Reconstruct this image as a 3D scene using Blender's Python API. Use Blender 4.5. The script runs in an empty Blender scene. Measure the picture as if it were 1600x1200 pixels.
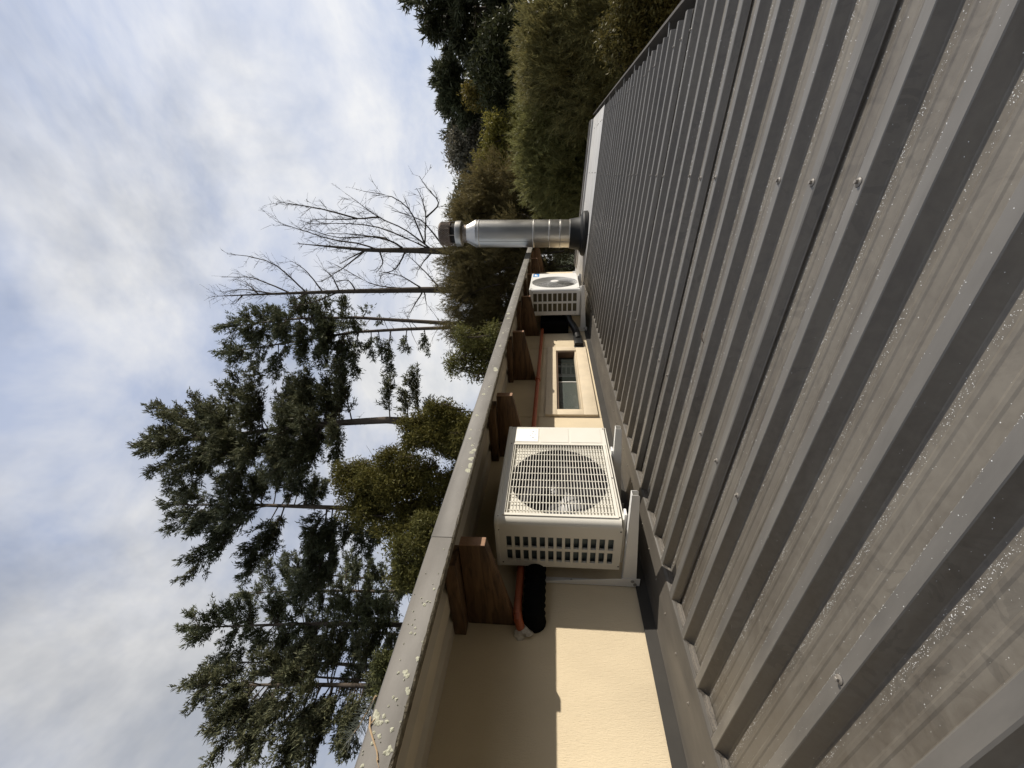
import bpy, bmesh, math, random
import numpy as np
from mathutils import Vector, Matrix

random.seed(7)
rng = np.random.default_rng(11)
SC = bpy.context.scene
COL = SC.collection
R_ = math.radians

# ------------------------------------------------------------------ camera
# upright frame: x to the right of the wall, y along the wall, z up; the phone was held on its side,
# so the picture's left edge is up.
FPX, YAW, PIT, ROL = 634.57, R_(27.32), R_(5.758), R_(0.053)
_f = np.array([-math.sin(YAW) * math.cos(PIT), math.cos(YAW) * math.cos(PIT), math.sin(PIT)])
_r0 = np.array([math.cos(YAW), math.sin(YAW), 0.0])
_d0 = np.cross(_f, _r0)
_r = math.cos(ROL) * _r0 + math.sin(ROL) * _d0
_d = -math.sin(ROL) * _r0 + math.cos(ROL) * _d0
cam_d = bpy.data.cameras.new("camera")
cam_d.sensor_fit = 'HORIZONTAL'
cam_d.sensor_width = 36.0
cam_d.lens = FPX / 1600 * 36.0
cam_d.clip_start = 0.02
cam_d.clip_end = 3000
cam = bpy.data.objects.new("camera", cam_d)
COL.objects.link(cam)
M = Matrix.Identity(4)
for i, ax in enumerate((_d, _r, -_f)):          # camera x = world down, camera y = world right
    for j in range(3):
        M[j][i] = ax[j]
cam.matrix_world = M
SC.camera = cam

# ------------------------------------------------------------------ sun and sky
SUN = np.array([0.755, 0.479, 0.449]); SUN /= np.linalg.norm(SUN)
SUN_EL = math.asin(SUN[2]); SUN_AZ = math.atan2(SUN[0], SUN[1])
sd = bpy.data.lights.new("sun", 'SUN')
sd.energy = 5.0
sd.angle = R_(0.55)
sd.color = (1.0, 0.93, 0.82)
so = bpy.data.objects.new("sun", sd)
COL.objects.link(so)
so.rotation_euler = Vector(SUN).to_track_quat('Z', 'Y').to_euler()

w = bpy.data.worlds.new("World")
SC.world = w
w.use_nodes = True
nt = w.node_tree
nt.nodes.clear()
def wn(t, **k):
    n = nt.nodes.new(t)
    for a, b in k.items():
        setattr(n, a, b)
    return n
def wl(a, b): nt.links.new(a, b)
sky = wn('ShaderNodeTexSky', sky_type='NISHITA', sun_disc=False, sun_elevation=SUN_EL, sun_rotation=SUN_AZ,
         altitude=100, air_density=1.0, dust_density=1.5, ozone_density=2.0)
tc = wn('ShaderNodeTexCoord')
sep = wn('ShaderNodeSeparateXYZ'); wl(tc.outputs['Generated'], sep.inputs[0])
cmb = wn('ShaderNodeVectorMath', operation='MULTIPLY'); wl(tc.outputs['Generated'], cmb.inputs[0]); cmb.inputs[1].default_value = (1.0, 1.0, 1.55)
n1 = wn('ShaderNodeTexNoise'); n1.inputs['Scale'].default_value = 1.7; n1.inputs['Detail'].default_value = 6
n1.inputs['Roughness'].default_value = 0.58; n1.inputs['Distortion'].default_value = 0.25
wl(cmb.outputs[0], n1.inputs['Vector'])
mask = wn('ShaderNodeMapRange', interpolation_type='SMOOTHSTEP')
mask.inputs['From Min'].default_value = 0.34; mask.inputs['From Max'].default_value = 0.62
mask.inputs['To Min'].default_value = 0.50; mask.inputs['To Max'].default_value = 1.0
wl(n1.outputs[0], mask.inputs[0])
n2 = wn('ShaderNodeTexNoise'); n2.inputs['Scale'].default_value = 2.2; n2.inputs['Detail'].default_value = 6
n2.inputs['Roughness'].default_value = 0.58; n2.inputs['Distortion'].default_value = 0.3
off = wn('ShaderNodeVectorMath', operation='ADD'); off.inputs[1].default_value = (3.7, 0.6, 5.2)
wl(cmb.outputs[0], off.inputs[0]); wl(off.outputs[0], n2.inputs['Vector'])
cr = wn('ShaderNodeValToRGB')
cr.color_ramp.elements[0].position = 0.39; cr.color_ramp.elements[0].color = (4.8, 5.4, 6.9, 1)
cr.color_ramp.elements[1].position = 0.63; cr.color_ramp.elements[1].color = (8.7, 8.6, 8.45, 1)
wl(n2.outputs[0], cr.inputs[0])
dt = wn('ShaderNodeVectorMath', operation='DOT_PRODUCT'); wl(tc.outputs['Generated'], dt.inputs[0]); dt.inputs[1].default_value = tuple(SUN)
sb = wn('ShaderNodeMapRange'); sb.inputs['From Min'].default_value = -0.7; sb.inputs['From Max'].default_value = 1.0
sb.inputs['To Min'].default_value = 0.86; sb.inputs['To Max'].default_value = 1.30; wl(dt.outputs['Value'], sb.inputs[0])
cl = wn('ShaderNodeVectorMath', operation='SCALE'); wl(cr.outputs[0], cl.inputs[0]); wl(sb.outputs[0], cl.inputs['Scale'])
mx = wn('ShaderNodeMix', data_type='RGBA')
mk2 = wn('ShaderNodeMath', operation='MULTIPLY'); wl(mask.outputs[0], mk2.inputs[0]); mk2.inputs[1].default_value = 0.92
wl(mk2.outputs[0], mx.inputs[0]); wl(sky.outputs[0], mx.inputs[6]); wl(cl.outputs[0], mx.inputs[7])
bg = wn('ShaderNodeBackground'); bg.inputs[1].default_value = 0.095
wo = wn('ShaderNodeOutputWorld')
wl(mx.outputs[2], bg.inputs[0]); wl(bg.outputs[0], wo.inputs[0])

SC.render.engine = 'CYCLES'
vs = SC.view_settings
vs.view_transform = 'Standard'; vs.look = 'None'; vs.gamma = 1.0; vs.use_curve_mapping = False
vs.exposure = 0.0
SC.cycles.max_bounces = 5
SC.cycles.diffuse_bounces = 3
SC.cycles.glossy_bounces = 3
SC.cycles.use_denoising = True
SC.cycles.use_adaptive_sampling = True
SC.cycles.adaptive_threshold = 0.02

GROUND = -4.6

# ------------------------------------------------------------------ material helpers
def mat(name, col, rough=0.5, metal=0.0, spec=0.5, var=0.0, vscale=8.0, vcol=None, bump=0.0, bscale=60.0,
        stretch=(1, 1, 1), bstretch=None, attr=None, transl=0.0, coat=0.0, rvar=0.0):
    m = bpy.data.materials.new(name)
    m.use_nodes = True
    t = m.node_tree
    b = t.nodes['Principled BSDF']
    b.inputs['Base Color'].default_value = (*col, 1)
    b.inputs['Roughness'].default_value = rough
    b.inputs['Metallic'].default_value = metal
    b.inputs['Specular IOR Level'].default_value = spec
    if coat: b.inputs['Coat Weight'].default_value = coat
    L = t.links.new
    tcn = t.nodes.new('ShaderNodeTexCoord')
    def noise(scale, st, detail=6, rgh=0.6):
        mp = t.nodes.new('ShaderNodeMapping'); mp.inputs['Scale'].default_value = st
        L(tcn.outputs['Object'], mp.inputs[0])
        n = t.nodes.new('ShaderNodeTexNoise'); n.inputs['Scale'].default_value = scale
        n.inputs['Detail'].default_value = detail; n.inputs['Roughness'].default_value = rgh
        L(mp.outputs[0], n.inputs['Vector'])
        return n.outputs[0]
    csock = None
    if var > 0:
        n = noise(vscale, stretch)
        rp = t.nodes.new('ShaderNodeValToRGB')
        c2 = vcol or tuple(c * 0.5 for c in col)
        rp.color_ramp.elements[0].position = 0.5 - 0.22 * 1.0; rp.color_ramp.elements[1].position = 0.5 + 0.2
        rp.color_ramp.elements[0].color = (*[c * (1 - var) + d * var for c, d in zip(col, c2)], 1)
        rp.color_ramp.elements[1].color = (*col, 1)
        L(n, rp.inputs[0]); csock = rp.outputs[0]
        if rvar:
            mr = t.nodes.new('ShaderNodeMapRange')
            mr.inputs['From Min'].default_value = 0.3; mr.inputs['From Max'].default_value = 0.7
            mr.inputs['To Min'].default_value = rough + rvar; mr.inputs['To Max'].default_value = max(0.05, rough - rvar)
            L(n, mr.inputs[0]); L(mr.outputs[0], b.inputs['Roughness'])
    if attr:
        a = t.nodes.new('ShaderNodeAttribute'); a.attribute_name = attr
        mm = t.nodes.new('ShaderNodeMix'); mm.data_type = 'RGBA'; mm.blend_type = 'MULTIPLY'
        mm.inputs[0].default_value = 1.0
        if csock: L(csock, mm.inputs[6])
        else: mm.inputs[6].default_value = (*col, 1)
        L(a.outputs['Color'], mm.inputs[7]); csock = mm.outputs[2]
    if csock: L(csock, b.inputs['Base Color'])
    if bump > 0:
        n = noise(bscale, bstretch or stretch)
        bp = t.nodes.new('ShaderNodeBump'); bp.inputs['Strength'].default_value = bump; bp.inputs['Distance'].default_value = 0.01
        L(n, bp.inputs['Height']); L(bp.outputs[0], b.inputs['Normal'])
    if transl > 0:
        tr = t.nodes.new('ShaderNodeBsdfTranslucent')
        if csock: L(csock, tr.inputs[0])
        else: tr.inputs[0].default_value = (*col, 1)
        ms = t.nodes.new('ShaderNodeMixShader'); ms.inputs[0].default_value = transl
        L(b.outputs[0], ms.inputs[1]); L(tr.outputs[0], ms.inputs[2])
        L(ms.outputs[0], t.nodes['Material Output'].inputs[0])
    return m

def mth(t, op, a, b=None, c=None):
    n = t.nodes.new('ShaderNodeMath'); n.operation = op
    for i, v in enumerate((a, b, c)):
        if v is None: continue
        if isinstance(v, (int, float)): n.inputs[i].default_value = v
        else: t.links.new(v, n.inputs[i])
    return n.outputs[0]

# painted roofing steel: satin grey-brown with rain marks running down the slope and dull wipe marks
def roof_material():
    m = mat('roof_paint', (0.155, 0.140, 0.122), rough=0.42, spec=0.55)
    t = m.node_tree; b = t.nodes['Principled BSDF']; L = t.links.new
    tcn = t.nodes.new('ShaderNodeTexCoord')
    def noise(scale, st, detail=4, dist=0.0, rg=0.62):
        mp = t.nodes.new('ShaderNodeMapping'); mp.inputs['Scale'].default_value = st
        L(tcn.outputs['Object'], mp.inputs[0])
        n = t.nodes.new('ShaderNodeTexNoise'); n.inputs['Scale'].default_value = scale
        n.inputs['Detail'].default_value = detail; n.inputs['Distortion'].default_value = dist
        n.inputs['Roughness'].default_value = rg
        L(mp.outputs[0], n.inputs['Vector']); return n.outputs[0]
    a = noise(4.0, (0.6, 2.0, 2.0))
    c = noise(30.0, (0.10, 1.0, 1.0), 3)
    d = noise(11.0, (1, 1, 1), 4, 3.2)
    g = noise(70.0, (1, 1, 1), 2)
    s = mth(t, 'ADD', mth(t, 'ADD', mth(t, 'MULTIPLY', a, 0.42), mth(t, 'MULTIPLY', g, 0.12)), mth(t, 'ADD', mth(t, 'MULTIPLY', c, 0.24), mth(t, 'MULTIPLY', d, 0.22)))
    rp = t.nodes.new('ShaderNodeValToRGB')
    rp.color_ramp.elements[0].position = 0.38; rp.color_ramp.elements[0].color = (0.096, 0.083, 0.067, 1)
    rp.color_ramp.elements[1].position = 0.60; rp.color_ramp.elements[1].color = (0.154, 0.138, 0.113, 1)
    L(s, rp.inputs[0]); L(rp.outputs[0], b.inputs['Base Color'])
    mr = t.nodes.new('ShaderNodeMapRange'); mr.inputs['From Min'].default_value = 0.35; mr.inputs['From Max'].default_value = 0.65
    mr.inputs['To Min'].default_value = 0.34; mr.inputs['To Max'].default_value = 0.66
    L(s, mr.inputs[0]); L(mr.outputs[0], b.inputs['Roughness'])
    # wiped and dried-out marks with crisp edges
    k = noise(7.0, (1, 1, 1), 4, 4.5, 0.5)
    ms_ = t.nodes.new('ShaderNodeMapRange'); ms_.inputs['From Min'].default_value = 0.545; ms_.inputs['From Max'].default_value = 0.56
    ms_.inputs['To Min'].default_value = 0.0; ms_.inputs['To Max'].default_value = 0.30; L(k, ms_.inputs[0])
    k2 = noise(2.3, (1, 1, 1), 2)
    gate = t.nodes.new('ShaderNodeMapRange'); gate.inputs['From Min'].default_value = 0.48; gate.inputs['From Max'].default_value = 0.60; L(k2, gate.inputs[0])
    amt = mth(t, 'MULTIPLY', ms_.outputs[0], gate.outputs[0])
    mk_ = t.nodes.new('ShaderNodeMix'); mk_.data_type = 'RGBA'; mk_.inputs[7].default_value = (0.06, 0.054, 0.046, 1)
    L(amt, mk_.inputs[0]); L(rp.outputs[0], mk_.inputs[6]); L(mk_.outputs[2], b.inputs['Base Color'])
    bp = t.nodes.new('ShaderNodeBump'); bp.inputs['Strength'].default_value = 0.16; bp.inputs['Distance'].default_value = 0.004
    L(mth(t, 'ADD', d, mth(t, 'MULTIPLY', a, 2.2)), bp.inputs['Height']); L(bp.outputs[0], b.inputs['Normal'])
    return m

# textured cladding sheet: fine vertical combing
def wall_material():
    m = mat('wall_paint', (0.62, 0.475, 0.295), rough=0.8, spec=0.25)
    t = m.node_tree; b = t.nodes['Principled BSDF']; L = t.links.new
    tcn = t.nodes.new('ShaderNodeTexCoord')
    def noise(scale, st, detail=5):
        mp = t.nodes.new('ShaderNodeMapping'); mp.inputs['Scale'].default_value = st
        L(tcn.outputs['Object'], mp.inputs[0])
        n = t.nodes.new('ShaderNodeTexNoise'); n.inputs['Scale'].default_value = scale
        n.inputs['Detail'].default_value = detail
        L(mp.outputs[0], n.inputs['Vector']); return n.outputs[0]
    comb = noise(260, (1, 1.6, 0.18), 3)
    pit = noise(210, (1, 1, 1), 2)
    st = noise(2.2, (1, 1, 0.6), 7)
    rp = t.nodes.new('ShaderNodeValToRGB')
    rp.color_ramp.elements[0].position = 0.3; rp.color_ramp.elements[0].color = (0.575, 0.48, 0.335, 1)
    rp.color_ramp.elements[1].position = 0.62; rp.color_ramp.elements[1].color = (0.69, 0.58, 0.405, 1)
    L(st, rp.inputs[0]); L(rp.outputs[0], b.inputs['Base Color'])
    h = mth(t, 'ADD', comb, mth(t, 'MULTIPLY', pit, 0.6))
    bp = t.nodes.new('ShaderNodeBump'); bp.inputs['Strength'].default_value = 0.6; bp.inputs['Distance'].default_value = 0.003
    L(h, bp.inputs['Height']); L(bp.outputs[0], b.inputs['Normal'])
    return m

def mesh_material():       # perforated closure strip
    m = mat('perforated_strip', (0.12, 0.1, 0.075), rough=0.6, metal=0.3)
    t = m.node_tree; b = t.nodes['Principled BSDF']; L = t.links.new
    tcn = t.nodes.new('ShaderNodeTexCoord')
    v = t.nodes.new('ShaderNodeTexVoronoi'); v.inputs['Scale'].default_value = 260; v.inputs['Randomness'].default_value = 0.25
    L(tcn.outputs['Object'], v.inputs['Vector'])
    rp = t.nodes.new('ShaderNodeValToRGB')
    rp.color_ramp.elements[0].position = 0.28; rp.color_ramp.elements[0].color = (0.008, 0.007, 0.006, 1)
    rp.color_ramp.elements[1].position = 0.45; rp.color_ramp.elements[1].color = (0.07, 0.058, 0.044, 1)
    L(v.outputs['Distance'], rp.inputs[0]); L(rp.outputs[0], b.inputs['Base Color'])
    return m

def wood_material(name, c1, c2, axis_stretch):
    m = mat(name, c1, rough=0.55, spec=0.35)
    t = m.node_tree; b = t.nodes['Principled BSDF']; L = t.links.new
    tcn = t.nodes.new('ShaderNodeTexCoord')
    mp = t.nodes.new('ShaderNodeMapping'); mp.inputs['Scale'].default_value = axis_stretch
    L(tcn.outputs['Object'], mp.inputs[0])
    n = t.nodes.new('ShaderNodeTexNoise'); n.inputs['Scale'].default_value = 9; n.inputs['Detail'].default_value = 7; n.inputs['Distortion'].default_value = 0.9
    L(mp.outputs[0], n.inputs['Vector'])
    rp = t.nodes.new('ShaderNodeValToRGB')
    rp.color_ramp.elements[0].position = 0.36; rp.color_ramp.elements[0].color = (*c2, 1)
    rp.color_ramp.elements[1].position = 0.62; rp.color_ramp.elements[1].color = (*c1, 1)
    L(n.outputs[0], rp.inputs[0]); L(rp.outputs[0], b.inputs['Base Color'])
    return m

MT = {}
MT['roof'] = roof_material()
MT['crest'] = mat('rib_crest_paint', (0.164, 0.154, 0.139), rough=0.42, spec=0.5, var=0.8, vscale=9, vcol=(0.10, 0.094, 0.085), stretch=(0.5, 2, 2), rvar=0.08)  # crests a little lighter and greyer than the pans
MT['wall'] = wall_material()
MT['closure'] = mesh_material()
MT['flash'] = mat('flashing_paint', (0.105, 0.094, 0.08), rough=0.55, spec=0.3, var=0.7, vscale=5, vcol=(0.055, 0.05, 0.043), stretch=(1.6, 0.5, 1.6), rvar=0.12)
MT['soaker'] = mat('galvanised_sheet', (0.52, 0.51, 0.49), rough=0.5, metal=0.0, var=0.6, vscale=3.5, vcol=(0.28, 0.27, 0.26), stretch=(0.6, 2.0, 1))
MT['fascia'] = mat('fascia_paint', (0.175, 0.162, 0.143), rough=0.55, spec=0.3, var=0.8, vscale=4.5, vcol=(0.085, 0.076, 0.066), stretch=(1, 0.7, 1.6), bump=0.05, bscale=40)
MT['moss'] = mat('mossy_edge', (0.075, 0.065, 0.05), rough=0.95, spec=0.1, var=0.8, vscale=60, vcol=(0.26, 0.23, 0.17), bump=0.8, bscale=120)
MT['lichen'] = mat('lichen', (0.50, 0.49, 0.39), rough=0.95, spec=0.1, var=0.7, vscale=90, vcol=(0.30, 0.30, 0.22), bump=0.6, bscale=150)
MT['soffit'] = mat('roof_underside', (0.50, 0.45, 0.36), rough=0.6, spec=0.3, var=0.5, vscale=5, vcol=(0.36, 0.31, 0.24))
MT['wood'] = wood_material('rafter_timber', (0.13, 0.074, 0.036), (0.048, 0.026, 0.014), (0.6, 5, 5))
MT['endgrain'] = mat('timber_end_grain', (0.34, 0.20, 0.12), rough=0.8, var=0.6, vscale=60)
MT['frame'] = mat('window_frame_paint', (0.67, 0.565, 0.41), rough=0.6, spec=0.3, var=0.35, vscale=6, bump=0.08, bscale=70)
MT['reveal'] = mat('window_reveal_timber', (0.12, 0.07, 0.04), rough=0.6, var=0.6, vscale=14)
MT['dark'] = mat('dark_void', (0.012, 0.011, 0.010), rough=0.9)
MT['black'] = mat('black_plastic', (0.007, 0.007, 0.007), rough=0.4, spec=0.4)
MT['foamblack'] = mat('black_foam', (0.005, 0.005, 0.005), rough=0.95, spec=0.05)
MT['rubber'] = mat('black_rubber', (0.008, 0.008, 0.008), rough=0.6, spec=0.25, var=0.5, vscale=9, vcol=(0.02, 0.02, 0.02))
MT['cream'] = mat('cream_casing', (0.71, 0.685, 0.615), rough=0.42, spec=0.4, var=0.35, vscale=5, vcol=(0.62, 0.58, 0.49))
MT['white'] = mat('white_casing', (0.76, 0.75, 0.72), rough=0.4, spec=0.4, var=0.2, vscale=5, vcol=(0.68, 0.66, 0.62))
MT['bracket'] = mat('white_bracket_steel', (0.78, 0.77, 0.74), rough=0.38, spec=0.45, var=0.25, vscale=7, vcol=(0.6, 0.58, 0.54))
MT['paper'] = mat('label_paper', (0.85, 0.85, 0.84), rough=0.6)
MT['ink'] = mat('printed_ink', (0.25, 0.25, 0.27), rough=0.7)
MT['blue'] = mat('blue_sticker', (0.02, 0.21, 0.55), rough=0.5)
MT['coil'] = mat('condenser_fins', (0.10, 0.135, 0.16), rough=0.45, metal=0.4, var=0.7, vscale=10, stretch=(1, 1, 22), vcol=(0.02, 0.03, 0.035))
MT['coil2'] = mat('condenser_fins_bronze', (0.13, 0.115, 0.07), rough=0.45, metal=0.4, var=0.7, vscale=10, stretch=(1, 1, 22), vcol=(0.03, 0.025, 0.015))
MT['fan'] = mat('fan_plastic', (0.028, 0.026, 0.03), rough=0.4)
MT['steel'] = mat('flue_steel', (0.54, 0.52, 0.48), rough=0.34, metal=0.95, var=0.55, vscale=4, vcol=(0.42, 0.40, 0.36), stretch=(1, 1, 0.5), rvar=0.08)
MT['rusty'] = mat('weathered_cowl', (0.30, 0.27, 0.23), rough=0.5, metal=0.7, var=0.8, vscale=18, vcol=(0.09, 0.05, 0.03))
MT['perf'] = mat('perforated_cowl', (0.20, 0.15, 0.12), rough=0.5, metal=0.6, var=0.8, vscale=40, vcol=(0.07, 0.045, 0.03))
MT['zinc'] = mat('screw_zinc', (0.30, 0.29, 0.27), rough=0.45, metal=0.5)
MT['pscrew'] = mat('painted_screw', (0.20, 0.18, 0.155), rough=0.45)
MT['washer'] = mat('screw_washer_rubber', (0.05, 0.047, 0.043), rough=0.7)
MT['redpipe'] = mat('terracotta_pipe', (0.36, 0.09, 0.036), rough=0.4, spec=0.5, var=0.4, vscale=9, vcol=(0.26, 0.06, 0.028))
MT['sealant'] = mat('white_sealant', (0.62, 0.58, 0.5), rough=0.7, var=0.8, vscale=35, vcol=(0.2, 0.16, 0.11), bump=0.6, bscale=60)
MT['bark'] = mat('conifer_bark', (0.13, 0.105, 0.085), rough=0.95, spec=0.1, var=0.85, vscale=6, vcol=(0.05, 0.04, 0.03), stretch=(2, 2, 0.35))
MT['deadwood'] = mat('dead_wood', (0.085, 0.07, 0.053), rough=0.95, spec=0.1, var=0.8, vscale=4, vcol=(0.045, 0.036, 0.028))
MT['twig'] = mat('dry_twig', (0.42, 0.30, 0.18), rough=0.9)
MT['dew'] = mat('dew_glint_white', (0.80, 0.80, 0.78), rough=0.12, spec=0.8)  # opaque white stands in for sun glints on clear drops
MT['soil'] = mat('grass_soil', (0.055, 0.06, 0.028), rough=0.95, spec=0.1, var=0.8, vscale=0.5)
MT['brick'] = mat('lower_wall_paint', (0.42, 0.36, 0.27), rough=0.8, var=0.4, vscale=2)
def leafmat(n, c, tr=0.22, rough=0.55): return mat(n, c, rough=rough, spec=0.12, attr='tint', transl=tr)
MT['fir'] = leafmat('fir_needles', (0.118, 0.124, 0.070))
MT['firfar'] = leafmat('fir_needles_grey', (0.125, 0.132, 0.085))
MT['olive'] = leafmat('small_olive_leaves', (0.155, 0.14, 0.045), 0.3)
MT['kanuka'] = leafmat('feathery_olive_leaves', (0.205, 0.192, 0.080), 0.3)
MT['brownleaf'] = leafmat('feathery_brown_leaves', (0.185, 0.158, 0.076), 0.3)
MT['darkleaf'] = leafmat('dark_leaves', (0.070, 0.075, 0.038), 0.15)
MT['gum'] = leafmat('grey_gum_leaves', (0.19, 0.178, 0.13), 0.2)
MT['yellow'] = leafmat('yellow_green_leaves', (0.22, 0.20, 0.05), 0.35)

# ------------------------------------------------------------------ object helpers
def tag(o, label=None, cat=None, group=None, kind=None):
    if label: o['label'] = label
    if cat: o['category'] = cat
    if group: o['group'] = group
    if kind: o['kind'] = kind
    return o
def empty(name, loc, label, cat, group=None):
    o = bpy.data.objects.new(name, None); COL.objects.link(o); o.location = loc
    o.empty_display_size = 0.1
    return tag(o, label, cat, group)
def wloc(o):
    v = Vector((0, 0, 0))
    while o is not None:
        v = v + Vector(o.location); o = o.parent
    return v

class MB:
    """collects geometry in world coordinates; build() links it as ONE mesh object"""
    def __init__(s): s.v = []; s.f = []
    def add(s, vs, fs):
        k = len(s.v); s.v += [tuple(map(float, p)) for p in vs]; s.f += [tuple(i + k for i in q) for q in fs]; return s
    def box(s, a, b):
        (x0, y0, z0), (x1, y1, z1) = a, b
        return s.add([(x0, y0, z0), (x1, y0, z0), (x1, y1, z0), (x0, y1, z0), (x0, y0, z1), (x1, y0, z1), (x1, y1, z1), (x0, y1, z1)],
                     [(3, 2, 1, 0), (4, 5, 6, 7), (0, 1, 5, 4), (1, 2, 6, 5), (2, 3, 7, 6), (3, 0, 4, 7)])
    def prism(s, pts, axis, a, b):
        """extrude a closed 2-D polygon along axis from a to b (pts are the other two coordinates in xyz order)"""
        n = len(pts)
        def mk(p, t):
            q = list(p); q.insert(axis, t); return q
        vs = [mk(p, a) for p in pts] + [mk(p, b) for p in pts]
        fs = [tuple(range(n - 1, -1, -1)), tuple(range(n, 2 * n))] + [(i, (i + 1) % n, n + (i + 1) % n, n + i) for i in range(n)]
        return s.add(vs, fs)
    def tube(s, path, rad, n=8, cap=True):
        P = [np.array(p, float) for p in path]
        if np.isscalar(rad): rad = [rad] * len(P)
        vs = []; up = None
        for i, p in enumerate(P):
            t = P[min(i + 1, len(P) - 1)] - P[max(i - 1, 0)]; t = t / (np.linalg.norm(t) + 1e-9)
            if up is None:
                up = np.array([0, 0, 1.0]) if abs(t[2]) < .9 else np.array([1.0, 0, 0])
            e1 = np.cross(t, up); e1 /= np.linalg.norm(e1) + 1e-9; e2 = np.cross(t, e1); up = -e2 if False else up
            for k in range(n):
                a = 2 * math.pi * k / n
                vs.append(p + rad[i] * (math.cos(a) * e1 + math.sin(a) * e2))
        fs = []
        for i in range(len(P) - 1):
            for k in range(n):
                a = i * n + k; b = i * n + (k + 1) % n
                fs.append((a, b, b + n, a + n))
        if cap:
            fs.append(tuple(range(n))[::-1]); m = (len(P) - 1) * n; fs.append(tuple(range(m, m + n)))
        return s.add(vs, fs)
    def lathe(s, prof, base, axis=(0, 0, 1), n=32, cap=True):
        """prof: (r, h) along axis from base"""
        ax = np.array(axis, float); ax /= np.linalg.norm(ax)
        ref = np.array([1.0, 0, 0]) if abs(ax[0]) < .9 else np.array([0, 1.0, 0])
        e1 = np.cross(ax, ref); e1 /= np.linalg.norm(e1); e2 = np.cross(ax, e1)
        vs = []; fs = []; b = np.array(base, float)
        for r, h in prof:
            for k in range(n):
                a = 2 * math.pi * k / n
                vs.append(b + ax * h + r * (math.cos(a) * e1 + math.sin(a) * e2))
        for i in range(len(prof) - 1):
            for k in range(n):
                p = i * n + k; q = i * n + (k + 1) % n
                fs.append((p, q, q + n, p + n))
        if cap:
            fs.append(tuple(range(n))[::-1]); m = (len(prof) - 1) * n; fs.append(tuple(range(m, m + n)))
        return s.add(vs, fs)
    def build(s, name, m, parent=None, bevel=0.0, smooth=False, origin=None, seg=2, angle=35):
        me = bpy.data.meshes.new(name)
        o = bpy.data.objects.new(name, me)
        COL.objects.link(o)
        off = Vector((0, 0, 0))
        if parent is not None:
            o.parent = parent; off = wloc(parent)
        if origin is not None:
            o.location = Vector(origin) - off; off = Vector(origin)
        me.from_pydata([(p[0] - off.x, p[1] - off.y, p[2] - off.z) for p in s.v], [], s.f)
        me.materials.append(MT[m] if isinstance(m, str) else m)
        bm = bmesh.new(); bm.from_mesh(me)
        bmesh.ops.recalc_face_normals(bm, faces=bm.faces)
        if bevel > 0:
            es = [e for e in bm.edges if len(e.link_faces) == 2 and e.calc_face_angle(0) > 0.6]
            bmesh.ops.bevel(bm, geom=es, offset=bevel, segments=seg, profile=0.5, affect='EDGES', clamp_overlap=True)
        bm.to_mesh(me); bm.free()
        if smooth or bevel > 0:
            me.polygons.foreach_set('use_smooth', [True] * len(me.polygons))
            me.set_sharp_from_angle(angle=R_(angle))
        return o

def place(src, parent, pos):
    """a copy of a small part sharing mesh data, put at a world position under a parent"""
    c = src.copy(); COL.objects.link(c); c.parent = parent
    c.location = Vector(pos) - wloc(parent)
    return c
def bigmesh(name, V, F, m, parent, tint=None, sides=3, smooth=False):
    me = bpy.data.meshes.new(name)
    off = np.array(wloc(parent)) if parent is not None else np.zeros(3)
    V = (V - off).astype(np.float32)
    me.vertices.add(len(V)); me.vertices.foreach_set('co', V.ravel())
    nf = len(F)
    me.loops.add(nf * sides); me.loops.foreach_set('vertex_index', F.astype(np.int32).ravel())
    me.polygons.add(nf)
    me.polygons.foreach_set('loop_start', np.arange(nf, dtype=np.int32) * sides)
    me.polygons.foreach_set('loop_total', np.full(nf, sides, dtype=np.int32))
    if smooth: me.polygons.foreach_set('use_smooth', np.ones(nf, dtype=bool))
    if tint is not None:
        a = me.color_attributes.new('tint', 'FLOAT_COLOR', 'POINT')
        c = np.ones((len(V), 4), np.float32); c[:, :3] = tint
        a.data.foreach_set('color', c.ravel())
    me.update(); me.validate()
    me.materials.append(MT[m])
    o = bpy.data.objects.new(name, me); COL.objects.link(o)
    if parent is not None: o.parent = parent
    return o

# ------------------------------------------------------------------ ground
bm_ = MB()
gx = [-600, -200, -80, -40, -20, -10, 0, 10, 20, 40, 80, 200, 600]
gv = []; gf = []
for i, x in enumerate(gx):
    for j, y in enumerate(gx):
        d = math.hypot(x, y)
        gv.append((x, y, GROUND + (0.0 if d < 25 else 0.035 * (min(d, 120) - 25) * (1 + .4 * math.sin(x * .05 + y * .03)))))
for i in range(len(gx) - 1):
    for j in range(len(gx) - 1):
        a = i * len(gx) + j
        gf.append((a, a + len(gx), a + len(gx) + 1, a + 1))
bm_.add(gv, gf)
tag(bm_.build('ground', 'soil', smooth=True), kind='structure')

# ------------------------------------------------------------------ the house
XW = -1.86
TP = math.tan(R_(4.96))
def zc(x): return -0.470 - TP * (x - XW)          # plane through the rib crests of the lower roof
RH = 0.029                                        # rib height
house = empty('house', (-3.0, 3.5, GROUND), 'cream clad house with brown ribbed metal roof and timber rafters under its eave', 'house')

YN, YF = -1.6, 8.75
TH = 0.014
zb, zt = -0.60, 0.47
W0, W1, WB, WT = 2.985, 4.515, -0.262, -0.036      # window opening (y0,y1 of casing; z of opening)
WO0, WO1 = 3.075, 4.40
def panel(y0, y1, z0, z1):
    MB().box((XW - TH, y0, z0), (XW, y1, z1)).build('wall_panel', 'wall', house, bevel=0.0015)
panel(YN, W0 - .0025, zb, zt)
panel(W0 + .0025, W1 - .0025, WT + .01, zt)
panel(W0 + .0025, W1 - .0025, zb, WB - .01)
panel(W0 + .0025, WO0 - .006, WB - .007, WT + .007)
panel(WO1 + .006, W1 - .0025, WB - .007, WT + .007)
panel(W1 + .0025, YF, zb, zt)
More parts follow.
